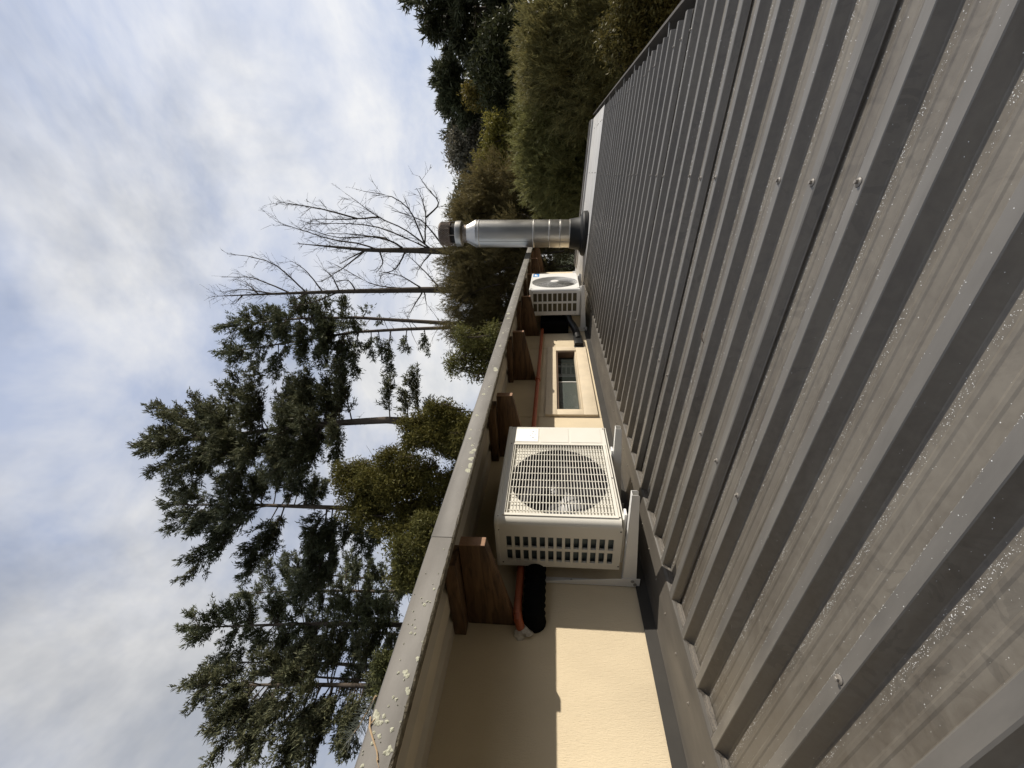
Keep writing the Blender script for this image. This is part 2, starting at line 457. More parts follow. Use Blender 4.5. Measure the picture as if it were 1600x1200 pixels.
# body of the house behind the cladding, with a hollow behind the window
b = MB()
b.box((-7.5, YN, GROUND), (XW - TH - .004, YF, WB - .06))
b.box((-7.5, YN, WT + .06), (XW - TH - .004, YF, zt))
b.box((-7.5, YN, WB - .06), (XW - TH - .004, WO0 - .05, WT + .06))
b.box((-7.5, WO1 + .05, WB - .06), (XW - TH - .004, YF, WT + .06))
b.box((-7.5, WO0 - .05, WB - .06), (-3.2, WO1 + .05, WT + .06))
b.build('wall', 'brick', house)
# lower storey below the ribbed roof
MB().box((XW - .1, YN + .1, GROUND), (0.52, YF - .05, zc(0.52) - 0.14)).build('wall', 'brick', house)

# window
win = MB()
FX = 0.026
win.box((XW + .001, W0, WT), (XW + FX, W1, 0.066))                                   # head casing
win.box((XW + .001, W0, -0.382), (XW + FX, W1, WB - .002))                           # bottom casing
win.box((XW + .001, W0, WB - .002), (XW + FX - .0005, WO0, WT))
win.box((XW + .001, WO1, WB - .002), (XW + FX - .0005, W1, WT))
window = win.build('window', 'frame', house, bevel=0.003)
fr = MB()
XI = XW - 0.07
fr.box((XI, WO0 + .001, WB - .001), (XW + .012, WO0 + .016, WT + .001)); fr.box((XI, WO1 - .016, WB - .001), (XW + .012, WO1 - .001, WT + .001))
fr.box((XI, WO0 + .017, WT - .018), (XW + .010, WO1 - .017, WT - .001)); 
fr.build('window_reveal', 'reveal', window, bevel=0.001)
MB().prism([(XI, WB + .002), (XW + .016, WB - .001), (XW + .018, WB + .012), (XI, WB + .022)][::-1], 1, WO0 + .017, WO1 - .017).build('window_sill', 'frame', window, bevel=0.002)
YM = 3.76
MB().box((XI + .002, YM - .006, WB + .022), (XI + .014, YM + .006, WT - .018)).build('mullion', 'bracket', window, bevel=.001)
gl = mat('window_glass', (0.02, 0.024, 0.022), rough=0.03, spec=1.0)
ob = mat('obscure_glass', (0.07, 0.085, 0.075), rough=0.16, spec=0.8, var=0.5, vscale=90, bump=0.5, bscale=160)
MB().box((XI + .004, YM + .007, WB + .0225), (XI + .008, WO1 - .017, WT - .0185)).build('window_pane', gl, window)
MB().box((XI + .004, WO0 + .017, WB + .0225), (XI + .008, YM - .007, WT - .0185)).build('window_pane', ob, window)

# rafters, packers
RY = [1.153 + 1.265 * k for k in range(-2, 7)]
for y in RY:
    ra = MB().prism([(XW + .002, 0.172), (-1.345, 0.277), (-1.345, 0.388), (XW + .002, 0.394)], 1, y, y + .046)
    r = ra.build('rafter', 'wood', house, bevel=0.0025)
    MB().box((-1.3445, y + .0015, 0.279), (-1.3405, y + .0445, 0.386)).build('end_grain', 'endgrain', r)
    MB().box((XW + .002, y - .058, 0.3955), (-1.40 + random.uniform(-.01, .01), y + .05, 0.448)).build('packer', 'wood', house, bevel=0.003)
# upper roof: sheets whose ribs run along the wall; the underside is what shows
def up_profile(x0, x1):
    pts = []; p = 0.19; x = x0
    while x > x1 + 1e-6:
        for dx_, dz in ((0, 0), (.075, 0), (.098, .026), (.135, .026), (.158, 0)):
            xx = x - dx_
            if xx >= x1: pts.append((xx, dz))
        x -= p
    pts.append((x1, 0)); return pts
def up_sheet(x0, x1, nm='roof_sheet'):
    top = [(x, 0.452 + .0015 * 0 + z + 0.02 * (-1.22 - x) * 0.0) for x, z in up_profile(x0, x1)]
    bot = [(x, z - .0016) for x, z in top]
    vs = []; fs = []
    n = len(top)
    for y in (YN - .3, YF + .15):
        vs += [(x, y, z) for x, z in top] + [(x, y, z) for x, z in bot]
    for i in range(n - 1):
        fs.append((i, i + 1, 2 * n + i + 1, 2 * n + i)); fs.append((n + i, 3 * n + i, 3 * n + i + 1, n + i + 1))
    return MB().add(vs, fs).build(nm, 'soffit', house)
for k in range(7):
    up_sheet(-1.235 - .95 * k, -1.235 - .95 * (k + 1) - .02)
# barge flashing along the verge, in lengths, with a return lip
segs = [(YN - .3, 1.0725), (1.073, 3.9055), (3.906, 7.23), (7.30, YF + .16)]
fas = []
for i, (a, b2) in enumerate(segs):
    e = 0.0015 * (i % 2)
    o = MB().prism([(-1.212 + e, .377), (-1.212 + e, .456), (-1.219 + e, .461), (-1.33, .468), (-1.33, .4715), (-1.217 + e, .4645), (-1.2085 + e, .458), (-1.2085 + e, .3745), (-1.234, .3745), (-1.234, .377)], 1, a, b2).build('barge_flashing', 'fascia', house, bevel=0.0008, seg=1)
    fas.append(o)
MB().box((-1.2125, 7.232, .372), (-1.206, 7.298, .462)).build('flashing_joiner', 'black', house)
# dirty mossy lower edge
mo = MB()
for (a, b2) in segs:
    n = int((b2 - a) / .02); vs = []; fs = []
    for i in range(n + 1):
        y = a + (b2 - a) * i / n
        t = .003 + .003 * rng.random() if y < 4 else .002 + .002 * rng.random()
        vs += [(-1.209, y, .3738 - .0006 * rng.random()), (-1.2055 + .002 * rng.random(), y, .3745 + t), (-1.236, y, .3738 - .3 * t)]
    for i in range(n):
        k = 3 * i
        fs += [(k, k + 3, k + 4, k + 1), (k + 2, k + 5, k + 3, k)]
    mo.add(vs, fs)
tag(mo.build('edge_moss', 'moss', house), kind='stuff')
# lichen blots on the barge flashing
li = MB()
def blot(y, z, r, x=-1.2085):
    n = 11; vs = [(x + .003, y, z)]
    ph = rng.random(n)
    for k in range(n):
        a = 2 * math.pi * k / n; q = r * (.55 + .6 * ph[k])
        vs.append((x + .0008, y + q * math.cos(a), min(.4575, max(.376, z + q * math.sin(a)))))
    li.add(vs, [(0, 1 + k, 1 + (k + 1) % n) for k in range(n)])
for y, z, r in ((0.60, .405, .010), (.592, .399, .008), (.56, .388, .007), (.555, .383, .008), (.50, .452, .010), (.49, .446, .012), (.482, .44, .009), (.497, .43, .006),
                (.47, .398, .006), (.54, .42, .004), (.43, .39, .010), (.425, .40, .005), (.535, .41, .005), (.455, .425, .006), (.44, .437, .005), (.80, .41, .006), (.81, .395, .004),
                (1.46, .39, .026), (1.50, .385, .03), (1.55, .392, .022), (1.60, .40, .018), (1.62, .392, .02), (1.66, .408, .014), (1.72, .43, .013), (1.8, .44, .013),
                (1.95, .432, .016), (2.2, .43, .02), (2.55, .40, .03), (2.58, .405, .022), (2.3, .41, .012), (3.0, .42, .02), (3.3, .43, .02), (3.85, .445, .04), (3.7, .42, .03)):
    blot(y, z, r)
for k in range(300):
    y = 0.35 + 7.0 * rng.random() ** 1.25
    if 0.95 < y < 1.42 and rng.random() < .8: continue
    blot(y, .38 + .074 * rng.random(), (.0012 + .0035 * rng.random() ** 2) * (1 + .55 * y) * (.6 + .5 * (y < .9)))
tag(li.build('lichen', 'lichen', house), kind='stuff')

# ------------------------------------------------------------------ lower ribbed roof
PITCH = 0.167; Y0 = 1.159                           # crest of a lap rib
def roof_rot(p):                                    # local (down-slope s, y, height h) -> world
    s, y, h = p
    c, sn = math.cos(math.atan(TP)), math.sin(math.atan(TP))
    x = XW + s * c + h * sn
    return (x, y, zc(XW) - s * sn + h * c)
def s_of_x(x): return (x - XW) / math.cos(math.atan(TP))
def rib(yc):
    """one pitch from this crest's near side to the next crest's near side (heights below the crest plane)"""
    H = -RH
    return [(yc - .0345, H), (yc - .0325, H + .0012), (yc - .0155, -.0018), (yc - .0135, 0), (yc + .0135, 0), (yc + .0155, -.0018), (yc + .0325, H + .0012), (yc + .0345, H),
            (yc + .056, H), (yc + .0605, H + .0016), (yc + .067, H + .0016), (yc + .0715, H),
            (yc + .0955, H), (yc + .100, H + .0016), (yc + .1065, H + .0016), (yc + .111, H)]
X_TOP = -1.70
def x_end(y): return 0.715 + 0.016 * max(0, y - 3)
proto_screw = None
sheets = []
def make_sheet(k, ytrim=None):
    ya = Y0 + 5 * PITCH * k
    pts = []
    # overlapping near edge: folds over the lap rib and stops short of the pan
    e = .0035
    pts += [(ya - .0375, -RH + .0078), (ya - .0325, -RH + .0088), (ya - .0180, .0004), (ya - .0140, e * .7), (ya + .0140, e * .7), (ya + .0170, .0004)]
    pts += rib(ya)[6:]
    for j in range(1, 5): pts += rib(ya + j * PITCH)
    pts += rib(ya + 5 * PITCH)[:5]
    if ytrim is not None: pts = [p for p in pts if p[0] < ytrim]
    n = len(pts); vs = []; fs = []
    for y, h in pts: vs.append(roof_rot((s_of_x(X_TOP), y, h)))
    for y, h in pts: vs.append(roof_rot((s_of_x(x_end(y)), y, h)))
    for y, h in pts: vs.append(roof_rot((s_of_x(x_end(y)), y, h - .0012)))
    for y, h in pts: vs.append(roof_rot((s_of_x(X_TOP), y, h - .0012)))
    for i in range(n - 1):
        fs += [(i, i + 1, n + i + 1, n + i), (n + i, n + i + 1, 2 * n + i + 1, 2 * n + i), (2 * n + i, 2 * n + i + 1, 3 * n + i + 1, 3 * n + i)]
    fs += [(0, n, 2 * n, 3 * n), (n - 1, 4 * n - 1, 3 * n - 1, 2 * n - 1)]
    o = MB().add(vs, fs).build('roof_sheet', 'roof', house)
    o.data.materials.append(MT['crest'])
    zt_ = [roof_rot((s_of_x(X_TOP), 0, -.0030))[2] + wloc(house).z * 0, 0]
    for p in o.data.polygons:
        hh = [(v.co.z + wloc(house).z - zc(v.co.x + wloc(house).x)) for v in (o.data.vertices[q] for q in p.vertices)]
        if min(hh) > -.0036: p.material_index = 1
    return o
for k in range(-3, 7):
    sheets.append((k, make_sheet(k, 6.70 if k == 6 else None)))

# screws: washer, flange and hexagon head on a rib crest
def screw_mesh():
    ax = Vector((math.sin(math.atan(TP)), 0, math.cos(math.atan(TP))))
    b = MB()
    b.lathe([(.0092, 0), (.0092, .0012), (.0075, .0022), (.0062, .003)], (0, 0, 0), ax, 16)
    b.lathe([(.0046, .003), (.0046, .0078), (.0036, .0088)], (0, 0, 0), ax, 6)
    return b
sm = screw_mesh().build('screw', 'pscrew'); wm = MB().lathe([(.0105, 0), (.0098, .0007)], (0, 0, 0), (math.sin(math.atan(TP)), 0, math.cos(math.atan(TP))), 16).build('washer', 'washer')
scr_mesh, wash_mesh = sm.data, wm.data
bpy.data.objects.remove(sm); bpy.data.objects.remove(wm)
bmj = bmesh.new(); bmj.from_mesh(scr_mesh); nn = len(bmj.faces); bmj.from_mesh(wash_mesh)
bmj.to_mesh(scr_mesh); scr_mesh.materials.append(MT['washer'])
for i, p in enumerate(scr_mesh.polygons): p.material_index = 1 if i >= nn else 0
bmj.free()
def add_screw(x, y, parent, h=0.0):
    p = roof_rot((s_of_x(x), y, h))
    o = bpy.data.objects.new('screw', scr_mesh); COL.objects.link(o); o.parent = parent
    o.location = Vector(p) - wloc(parent)
for k, o in sheets:
    ya = Y0 + 5 * PITCH * k
    for xp in (-0.895, -0.045, 0.60):
        for j in (0, 1, 4):
            y = ya + j * PITCH
            if y > 6.6 or y < 0.3: continue
            xx = xp + (.0 if xp < .3 else .016 * max(0, y - 3)) + random.uniform(-.006, .006)
            add_screw(xx, y + random.uniform(-.003, .003), o, .0026 if j == 0 else 0)

# flat galvanised soaker beyond the last sheet, with raised outer lip
def slab(x0, x1, y0, y1, h0, h1, nm, m, bev=0.0015, x1b=None):
    x1b = x1 if x1b is None else x1b
    vs = [roof_rot((s_of_x(x0), y0, h0)), roof_rot((s_of_x(x1), y0, h0)), roof_rot((s_of_x(x1b), y1, h0)), roof_rot((s_of_x(x0), y1, h0)),
          roof_rot((s_of_x(x0), y0, h1)), roof_rot((s_of_x(x1), y0, h1)), roof_rot((s_of_x(x1b), y1, h1)), roof_rot((s_of_x(x0), y1, h1))]
    return MB().add(vs, [(3, 2, 1, 0), (4, 5, 6, 7), (0, 1, 5, 4), (1, 2, 6, 5), (2, 3, 7, 6), (3, 0, 4, 7)]).build(nm, m, house, bevel=bev)
soaker = slab(-1.70, .785, 6.66, 8.35, .0015, .004, 'soaker_sheet', 'soaker', .0008, .80)
slab(-1.70, .79, 8.353, 8.43, .0, .032, 'barge_cap', 'soaker', .004)
slab(-1.70, .79, 8.445, 8.80, -.10, .045, 'barge_cap', 'flash', .004)
for xp in (-.895, -.045, .60):
    for y in (6.75, 6.92, 7.25, 7.42, 7.9): add_screw(xp + .02, y, soaker, .004)

# wall flashing: upstand and apron
fl = MB().prism([(XW + .0015, -.411), (XW + .006, -.409), (XW + .009, -.413), (XW + .012, -.462), (XW + .018, -.4665), (-1.608, zc(-1.608) + .0035),
                 (-1.600, zc(-1.60) + .001), (-1.598, zc(-1.60) - .011), (-1.6005, zc(-1.60) - .011), (-1.603, zc(-1.603) - .0005), (XW + .018, -.4688), (XW + .009, -.466)], 1, YN, 6.64)
MT['cap'] = mat('dark_upstand', (0.045, 0.041, 0.036), rough=0.6, spec=0.25, var=0.5, vscale=6)  # darker strip laid over the upstand face
MB().prism([(XW + .0075, -.4095), (XW + .0115, -.4085), (XW + .0150, -.4615), (XW + .0130, -.4618)], 1, YN, 6.64).build('upstand_strip', 'cap', house)
flash = fl.build('wall_flashing', 'flash', house, bevel=.001, seg=1)
MB().prism([(XW + .0015, -.411), (XW + .006, -.409), (XW + .012, -.462), (-1.65, zc(-1.65) + .006), (-1.65, zc(-1.65) + .0045), (XW + .009, -.466)], 1, 6.645, YF).build('wall_flashing', 'soaker', house)
for i in range(-6, 34):
    y = Y0 + PITCH * i - .012
    if y < 0.35: continue
    p = (-1.70 + random.uniform(-.004, .004), y, 0)
    s = (p[0] - (XW + .018)) / (-1.608 - XW - .018)
    z = -.4665 + s * (zc(-1.608) + .0035 + .4665)
    o = bpy.data.objects.new('screw', scr_mesh); COL.objects.link(o); o.parent = flash
    o.location = Vector((p[0], y, z)) - wloc(flash); o.scale = (.62, .62, .62)
# perforated closures filling each pan under the flashing edge
for i in range(-9, 33):
    yc = Y0 + PITCH * i
    n = 9; vs = []; fs = []
    ya, yb = yc + .017, yc + PITCH - .017
    for j in range(n):
        t = j / (n - 1); y = ya + (yb - ya) * t
        lo = -RH if .12 < t < .88 else (-RH * .15 if t in (0, 1) else -RH)
        bulge = .004 * math.sin(math.pi * t) + random.uniform(-.0015, .0015)
        vs += [roof_rot((s_of_x(-1.606 + bulge * .5), y, -.0035)), roof_rot((s_of_x(-1.597 + bulge), y, lo * .5)), roof_rot((s_of_x(-1.591 + bulge), y, lo + .0008))]
    for j in range(n - 1):
        a = 3 * j
        fs += [(a, a + 3, a + 4, a + 1), (a + 1, a + 4, a + 5, a + 2)]
    MB().add(vs, fs).build('closure_strip', 'closure', house, smooth=True)

# gutter with brackets
def gprof(y):
    e = x_end(y); z = zc(e)
    return [(e - .03, z - .045), (e - .032, z - .15), (e + .085, z - .15), (e + .092, z - .032), (e + .104, z - .028), (e + .104, z - .020), (e + .088, z - .020), (e + .082, z - .146), (e - .029, z - .146), (e - .027, z - .045)]
ys = [YN, 3.0, 8.8]; vs = []; fs = []
for y in ys: vs += [(x, y, z) for x, z in gprof(y)]
n = len(gprof(0))
for i in range(len(ys) - 1):
    for k in range(n): fs.append((i * n + k, i * n + (k + 1) % n, (i + 1) * n + (k + 1) % n, (i + 1) * n + k))
fs += [tuple(range(n)), tuple(range((len(ys) - 1) * n, len(ys) * n))[::-1]]
gutter = MB().add(vs, fs).build('gutter', 'flash', house)
y = .9
while y < 8.7:
    e = x_end(y); z = zc(e)
    MB().box((e - .02, y, z - .040), (e + .089, y + .018, z - .036)).build('gutter_bracket', 'zinc', gutter)
    y += .62
MB().box((0.53, YN, -.93), (x_end(3) - .034, 8.75, zc(.6) - .055)).build('fascia_board', 'flash', house)

# dew on the sheets
V = []; 
def drops():
    N = 26000
    out = []
    while len(out) < N:
        y = .24 + 2.6 * rng.random() ** 2.3
        x = -1.58 + 2.1 * rng.random() ** 1.1
        kf = (y - Y0) / PITCH; ph = (kf - math.floor(kf)) * PITCH
        # white drops start at the rib's shadow edge in each pan, along the swages and on the crest edge
        c = rng.random()
        if c < .46: ph = PITCH - .0415 - abs(rng.normal(0, .010))
        elif c < .60: ph = .064 + rng.normal(0, .004)
        elif c < .74: ph = .103 + rng.normal(0, .004)
        elif c < .86: ph = .0145 + rng.normal(0, .0018)
        else: ph = rng.random() * PITCH
        ph = ph % PITCH
        yy = (math.floor(kf)) * PITCH + Y0 + ph
        if ph < .0145 or ph > PITCH - .0145: h = 0
        elif ph < .0335: h = -RH * (ph - .0145) / .019
        elif ph > PITCH - .0335: h = -RH * (PITCH - .0145 - ph) / .019
        else: h = -RH
        lim = .55 + .45 * math.sin(x * 7 + math.floor(kf) * 2.1) * math.sin(x * 3.1 + 1.3)
        if rng.random() > lim: continue
        r = (.0004 + .00062 * rng.random() ** 2.5) * (1 + .55 * max(0, y - .6))
        out.append((x, yy, h, r))
    return out
D = drops()
hemi = np.array([(1, 0, 0), (.3, .95, 0), (-.8, .6, 0), (-.8, -.6, 0), (.3, -.95, 0), (0.05, 0, .8)])
hf = np.array([(0, 1, 5), (1, 2, 5), (2, 3, 5), (3, 4, 5), (4, 0, 5)])
VV = []; FF = []
for i, (x, y, h, r) in enumerate(D):
    p = np.array(roof_rot((s_of_x(x), y, h)))
    a = rng.random() * 6.28; ca, sa = math.cos(a), math.sin(a)
    q = hemi * r; q = np.stack([q[:, 0] * ca - q[:, 1] * sa, q[:, 0] * sa + q[:, 1] * ca, q[:, 2]], 1)
    VV.append(q + p); FF.append(hf + 6 * i)
tag(bigmesh('dew_drops', np.concatenate(VV), np.concatenate(FF), 'dew', house, smooth=True), kind='stuff')

# ------------------------------------------------------------------ layout helper: picture direction + distance -> place in the world
def at(px, py, dist):
    c = np.array([(1200 - py - 600) / FPX, (px - 800) / FPX, 1.0])
    v = c[0] * _r + c[1] * _d + _f
    return v * (dist / math.hypot(v[0], v[1]))
#BEGIN_OBJECTS
# ------------------------------------------------------------------ outdoor units
def cell_plate(mb, us, vs_, hole, mk, t):
    """plate cut by grid lines us x vs_; hole(i,j) cells are left open; mk(u,v,d) -> world, d = depth 0..t"""
    nu, nv = len(us) - 1, len(vs_) - 1
    ish = lambda i, j: i < 0 or j < 0 or i >= nu or j >= nv or hole(i, j)
    for i in range(nu):
        for j in range(nv):
            if hole(i, j): continue
            a, b_, c, d = us[i], us[i + 1], vs_[j], vs_[j + 1]
            mb.add([mk(a, c, 0), mk(b_, c, 0), mk(b_, d, 0), mk(a, d, 0)], [(0, 1, 2, 3)])
            for (p, q, o) in (((a, c), (b_, c), (i, j - 1)), ((a, d), (b_, d), (i, j + 1)), ((a, c), (a, d), (i - 1, j)), ((b_, c), (b_, d), (i + 1, j))):
                if ish(*o): mb.add([mk(*p, 0), mk(*q, 0), mk(*q, t), mk(*p, t)], [(0, 1, 2, 3)])
def slot_lines(a, b_, n, frac):
    """grid lines for n slots between a and b_"""
    p = (b_ - a) / (n - 1 + frac); out = []
    for k in range(n): out += [a + k * p, a + k * p + frac * p]
    return out
def screwhead(parent, pos, axis, r=.0045):
    MB().lathe([(r, 0), (r * .9, .0015), (r * .4, .002)], pos, axis, 8).build('casing_screw', 'washer', parent)

def fan(parent, c, r, m='fan'):
    f = MB(); cx, cy, cz = c
    f.lathe([(.22 * r, -.03), (.22 * r, .02), (.12 * r, .032)], c, (1, 0, 0), 20)
    for k in range(3):
        a0 = 2.1 * k + .4; vs = []; fs = []
        for i in range(6):
            for j in range(4):
                a = a0 + 1.55 * i / 5 + .25 * j / 3; rr = r * (.2 + .76 * j / 3)
                vs.append((cx - .03 + .06 * i / 5, cy + rr * math.cos(a), cz + rr * math.sin(a)))
        for i in range(5):
            for j in range(3): q = i * 4 + j; fs.append((q, q + 1, q + 5, q + 4))
        f.add(vs, fs)
    f.build('fan', m, parent, smooth=True)

def shroud(parent, x, y0, y1, z0, z1, c, r, m):
    """square plate with a round opening and a throat behind it"""
    n = 48; vs = []; fs = []
    for k in range(n):
        a = 2 * math.pi * k / n; ca, sa = math.cos(a), math.sin(a)
        t = min(((y1 - c[0]) / ca) if ca > 1e-6 else ((y0 - c[0]) / ca if ca < -1e-6 else 9), ((z1 - c[1]) / sa) if sa > 1e-6 else ((z0 - c[1]) / sa if sa < -1e-6 else 9))
        vs += [(x, c[0] + r * ca, c[1] + r * sa), (x, c[0] + t * ca, c[1] + t * sa), (x - .07, c[0] + r * .97 * ca, c[1] + r * .97 * sa)]
    for k in range(n):
        q = 3 * k; w_ = 3 * ((k + 1) % n)
        fs += [(q, q + 1, w_ + 1, w_)]
    MB().add(vs, fs).build('fan_shroud', m, parent)
    MB().lathe([(r, -.12), (r, -.002)], (x, c[0], c[1]), (1, 0, 0), 48, cap=False).build('fan_throat', 'fan', parent)

def l_bracket(label, y, xo, zt_, zl, gy, depth=.045):
    """steel wall bracket: tapered upright channel on the wall and a tapered arm under the unit"""
    o = empty('wall_bracket', (XW, y, zt_ - .06), label, 'bracket', gy)
    t = .003; wd = .034
    up = MB()
    up.box((XW + .001, y, zt_ - .085), (XW + .001 + t, y + wd, zl))
    up.prism([(XW + .004, zt_ - .085), (XW + .062, zt_ - .085), (XW + .062, zt_ - .02), (XW + .018, zl), (XW + .004, zl)], 1, y - .003, y)
    up.build('upright', 'bracket', o, bevel=.0008, seg=1)
    ar = MB()
    ar.box((XW + .012, y + .0008, zt_ - t), (xo, y + wd, zt_))
    ar.prism([(XW + .012, zt_ - .07), (XW + .14, zt_ - .062), (xo - .006, zt_ - .034), (xo, zt_ - .026), (xo, zt_ - .0005), (XW + .012, zt_ - .0005)], 1, y + .0008, y + .0035)
    ar.prism([(XW + .012, zt_ - .07), (XW + .14, zt_ - .062), (xo - .006, zt_ - .034), (xo, zt_ - .026), (xo, zt_ - .0005), (XW + .012, zt_ - .0005)], 1, y + wd - .003, y + wd - .0002)
    ar.build('arm', 'bracket', o, bevel=.0008, seg=1)
    for (dx_, dz) in ((.022, -.062), (.046, -.048)):
        MB().lathe([(.009, 0), (.009, .004), (.005, .006)], (XW + dx_, y - .003, zt_ + dz), (0, -1, 0), 6).build('bolt', 'zinc', o)
    for dz in (.15, .30, .40):
        if zt_ + dz < zl - .01: MB().lathe([(.007, 0), (.007, .004), (.004, .006)], (XW + .004, y + .018, zt_ + dz - .05), (1, 0, 0), 6).build('bolt', 'zinc', o)
    return o

# --- near unit
ax0, ax1, ay0, ay1, az0, az1 = -1.76, -1.45, 1.40, 2.20, -.33, .282
ac = empty('air_conditioner', ((ax0 + ax1) / 2, 1.8, az0), 'cream outdoor air conditioner with square barred grille, nearer of the two on the wall', 'air conditioner', 'outdoor units on the wall')
rc = .034; T = .004
body = MB()
body.box((ax0 + .004, ay0 + .03, az0), (ax1 - .002, ay1, az0 + T))                                     # base
body.box((ax0, ay1 - T, az0 + T), (ax1 - .001, ay1, az1 - T))                                           # far end
body.box((ax0, ay0 + .004, az0 + T), (ax0 + T, ay1 - T, az1 - T))                                       # back
casing = body.build('casing', 'cream', ac)
# front panel with its square opening, wrapped round the near corner
GY0, GY1, GZ0, GZ1 = 1.446, 2.004, -.292, .232
fp = MB()
us = [ay0 + rc, GY0, GY1, ay1 - .0005]; vz = [az0 + .012, GZ0, GZ1, az1 - .010]
cell_plate(fp, us, vz, lambda i, j: (i, j) == (1, 1), lambda u, v, d: (ax1 - d, u, v), .02)
N = 10; vs = []; fs = []
for k in range(N + 1):
    a = math.pi / 2 * k / N
    for z in (az0 + .012, az1 - .010): vs.append((ax1 - rc + rc * math.cos(a), ay0 + rc - rc * math.sin(a), z))
for k in range(N): fs.append((2 * k, 2 * k + 2, 2 * k + 3, 2 * k + 1))
fp.add(vs, fs)
fp.build('front_panel', 'cream', ac, smooth=True, angle=30)
# lid with a small overhang and rounded corner
pl = [(ax0 - .003, ay0 - .003), (ax1 - rc, ay0 - .003)] + [(ax1 - rc + (rc + .003) * math.sin(a), ay0 + rc - (rc + .003) * math.cos(a)) for a in np.linspace(.2, 1.4, 7)] + [(ax1 + .003, ay0 + rc), (ax1 + .003, ay1 + .003), (ax0 - .003, ay1 + .003)]
MB().prism(pl, 2, az1 - .022, az1).build('lid', 'cream', ac, bevel=.005, smooth=True)
# near end: two rows of slots
sx = slot_lines(-1.718, -1.553, 2, .80); sz = slot_lines(-.287, .228, 13, .64)
sp = MB()
us = [ax0 + .002] + sx + [ax1 - rc]; vz = [az0 + .006] + sz + [az1 - .022]
cell_plate(sp, us, vz, lambda i, j: i % 2 == 1 and j % 2 == 1, lambda u, v, d: (u, ay0 + d, v), .012)
sp.build('slotted_end_panel', 'cream', ac)
MB().box((-1.735, ay0 + .022, -.30), (-1.54, ay0 + .05, .245)).build('condenser_fins', 'coil', ac)
MB().box((ax0 + .01, ay0 + .06, az0 + .01), (ax1 - .16, ay1 - .01, az1 - .03)).build('condenser_core', 'coil', ac)
# grille: frame, many thin level bars and ten uprights
fr = MB()
us = [GY0 - .014, GY0, GY1, GY1 + .014]; vz = [GZ0 - .014, GZ0, GZ1, GZ1 + .014]
cell_plate(fr, us, vz, lambda i, j: (i, j) == (1, 1), lambda u, v, d: (ax1 + .006 - d, u, v), .016)
gf_ = fr.build('grille_frame', 'cream', ac, bevel=.002, seg=1)
gb = MB()
nb = 33
for k in range(nb):
    z = GZ0 + (GZ1 - GZ0) * (k + .5) / nb
    gb.box((ax1 - .004, GY0, z - .0017), (ax1 + .002, GY1, z + .0017))
for k in range(10):
    y = GY0 + (GY1 - GY0) * (k + .5) / 10
    gb.box((ax1 - .009, y - .002, GZ0), (ax1 - .0045, y + .002, GZ1))
tag(gb.build('grille_bars', 'cream', ac))
shroud(ac, ax1 - .020, GY0, GY1, GZ0, GZ1, ((GY0 + GY1) / 2, (GZ0 + GZ1) / 2), .26, 'cream')
MB().box((ax1 - .159, GY0, GZ0), (ax1 - .150, GY1, GZ1)).build('fan_recess', 'dark', ac)
fan(ac, (ax1 - .11, (GY0 + GY1) / 2, (GZ0 + GZ1) / 2), .235)
# label end of the front panel: three raised fields, paper label with print
for z0_, z1_ in ((.088, .232), (-.095, .076), (-.292, -.107)):
    MB().box((ax1 + .0002, 2.034, z0_), (ax1 + .0022, 2.182, z1_)).build('raised_field', 'cream', ac, bevel=.0008, seg=1)
lab = MB().box((ax1 + .0024, 2.04, .092), (ax1 + .0030, 2.178, .229)).build('paper_label', 'paper', ac)
ik = MB()
for (y, z, dy_, dz_) in ((2.145, .118, .006, .012), (2.12, .125, .004, .006), (2.075, .118, .006, .012), (2.10, .135, .003, .01), (2.15, .10, .004, .008), (2.06, .10, .003, .016), (2.11, .104, .003, .006)):
    ik.box((ax1 + .0031, y, z), (ax1 + .0033, y + dy_, z + dz_))
ik.build('print', 'ink', lab)
for (y, z) in ((1.428, .265), (2.186, .262), (2.186, -.312), (1.44, -.312), (1.72, -.312), (2.02, .25)):
    screwhead(ac, (ax1 + .0002, y, z), (1, 0, 0))
for (x, z) in ((-1.512, .262), (-1.735, .25), (-1.735, -.318), (-1.50, -.315)):
    screwhead(ac, (x, ay0, z), (0, -1, 0))
for y in (1.44, 1.93):
    MB().box((ax0 + .02, y - .012, az0 - .012), (ax1 + .03, y + .03, az0 - .0005)).build('foot', 'bracket', ac, bevel=.002)
l_bracket('white steel bracket under the near end of the cream outdoor unit', 1.385, -1.262, az0 - .0125, .045, 'brackets holding the outdoor units')
l_bracket('white steel bracket under the far end of the cream outdoor unit', 1.905, -1.262, az0 - .0125, .045, 'brackets holding the outdoor units')

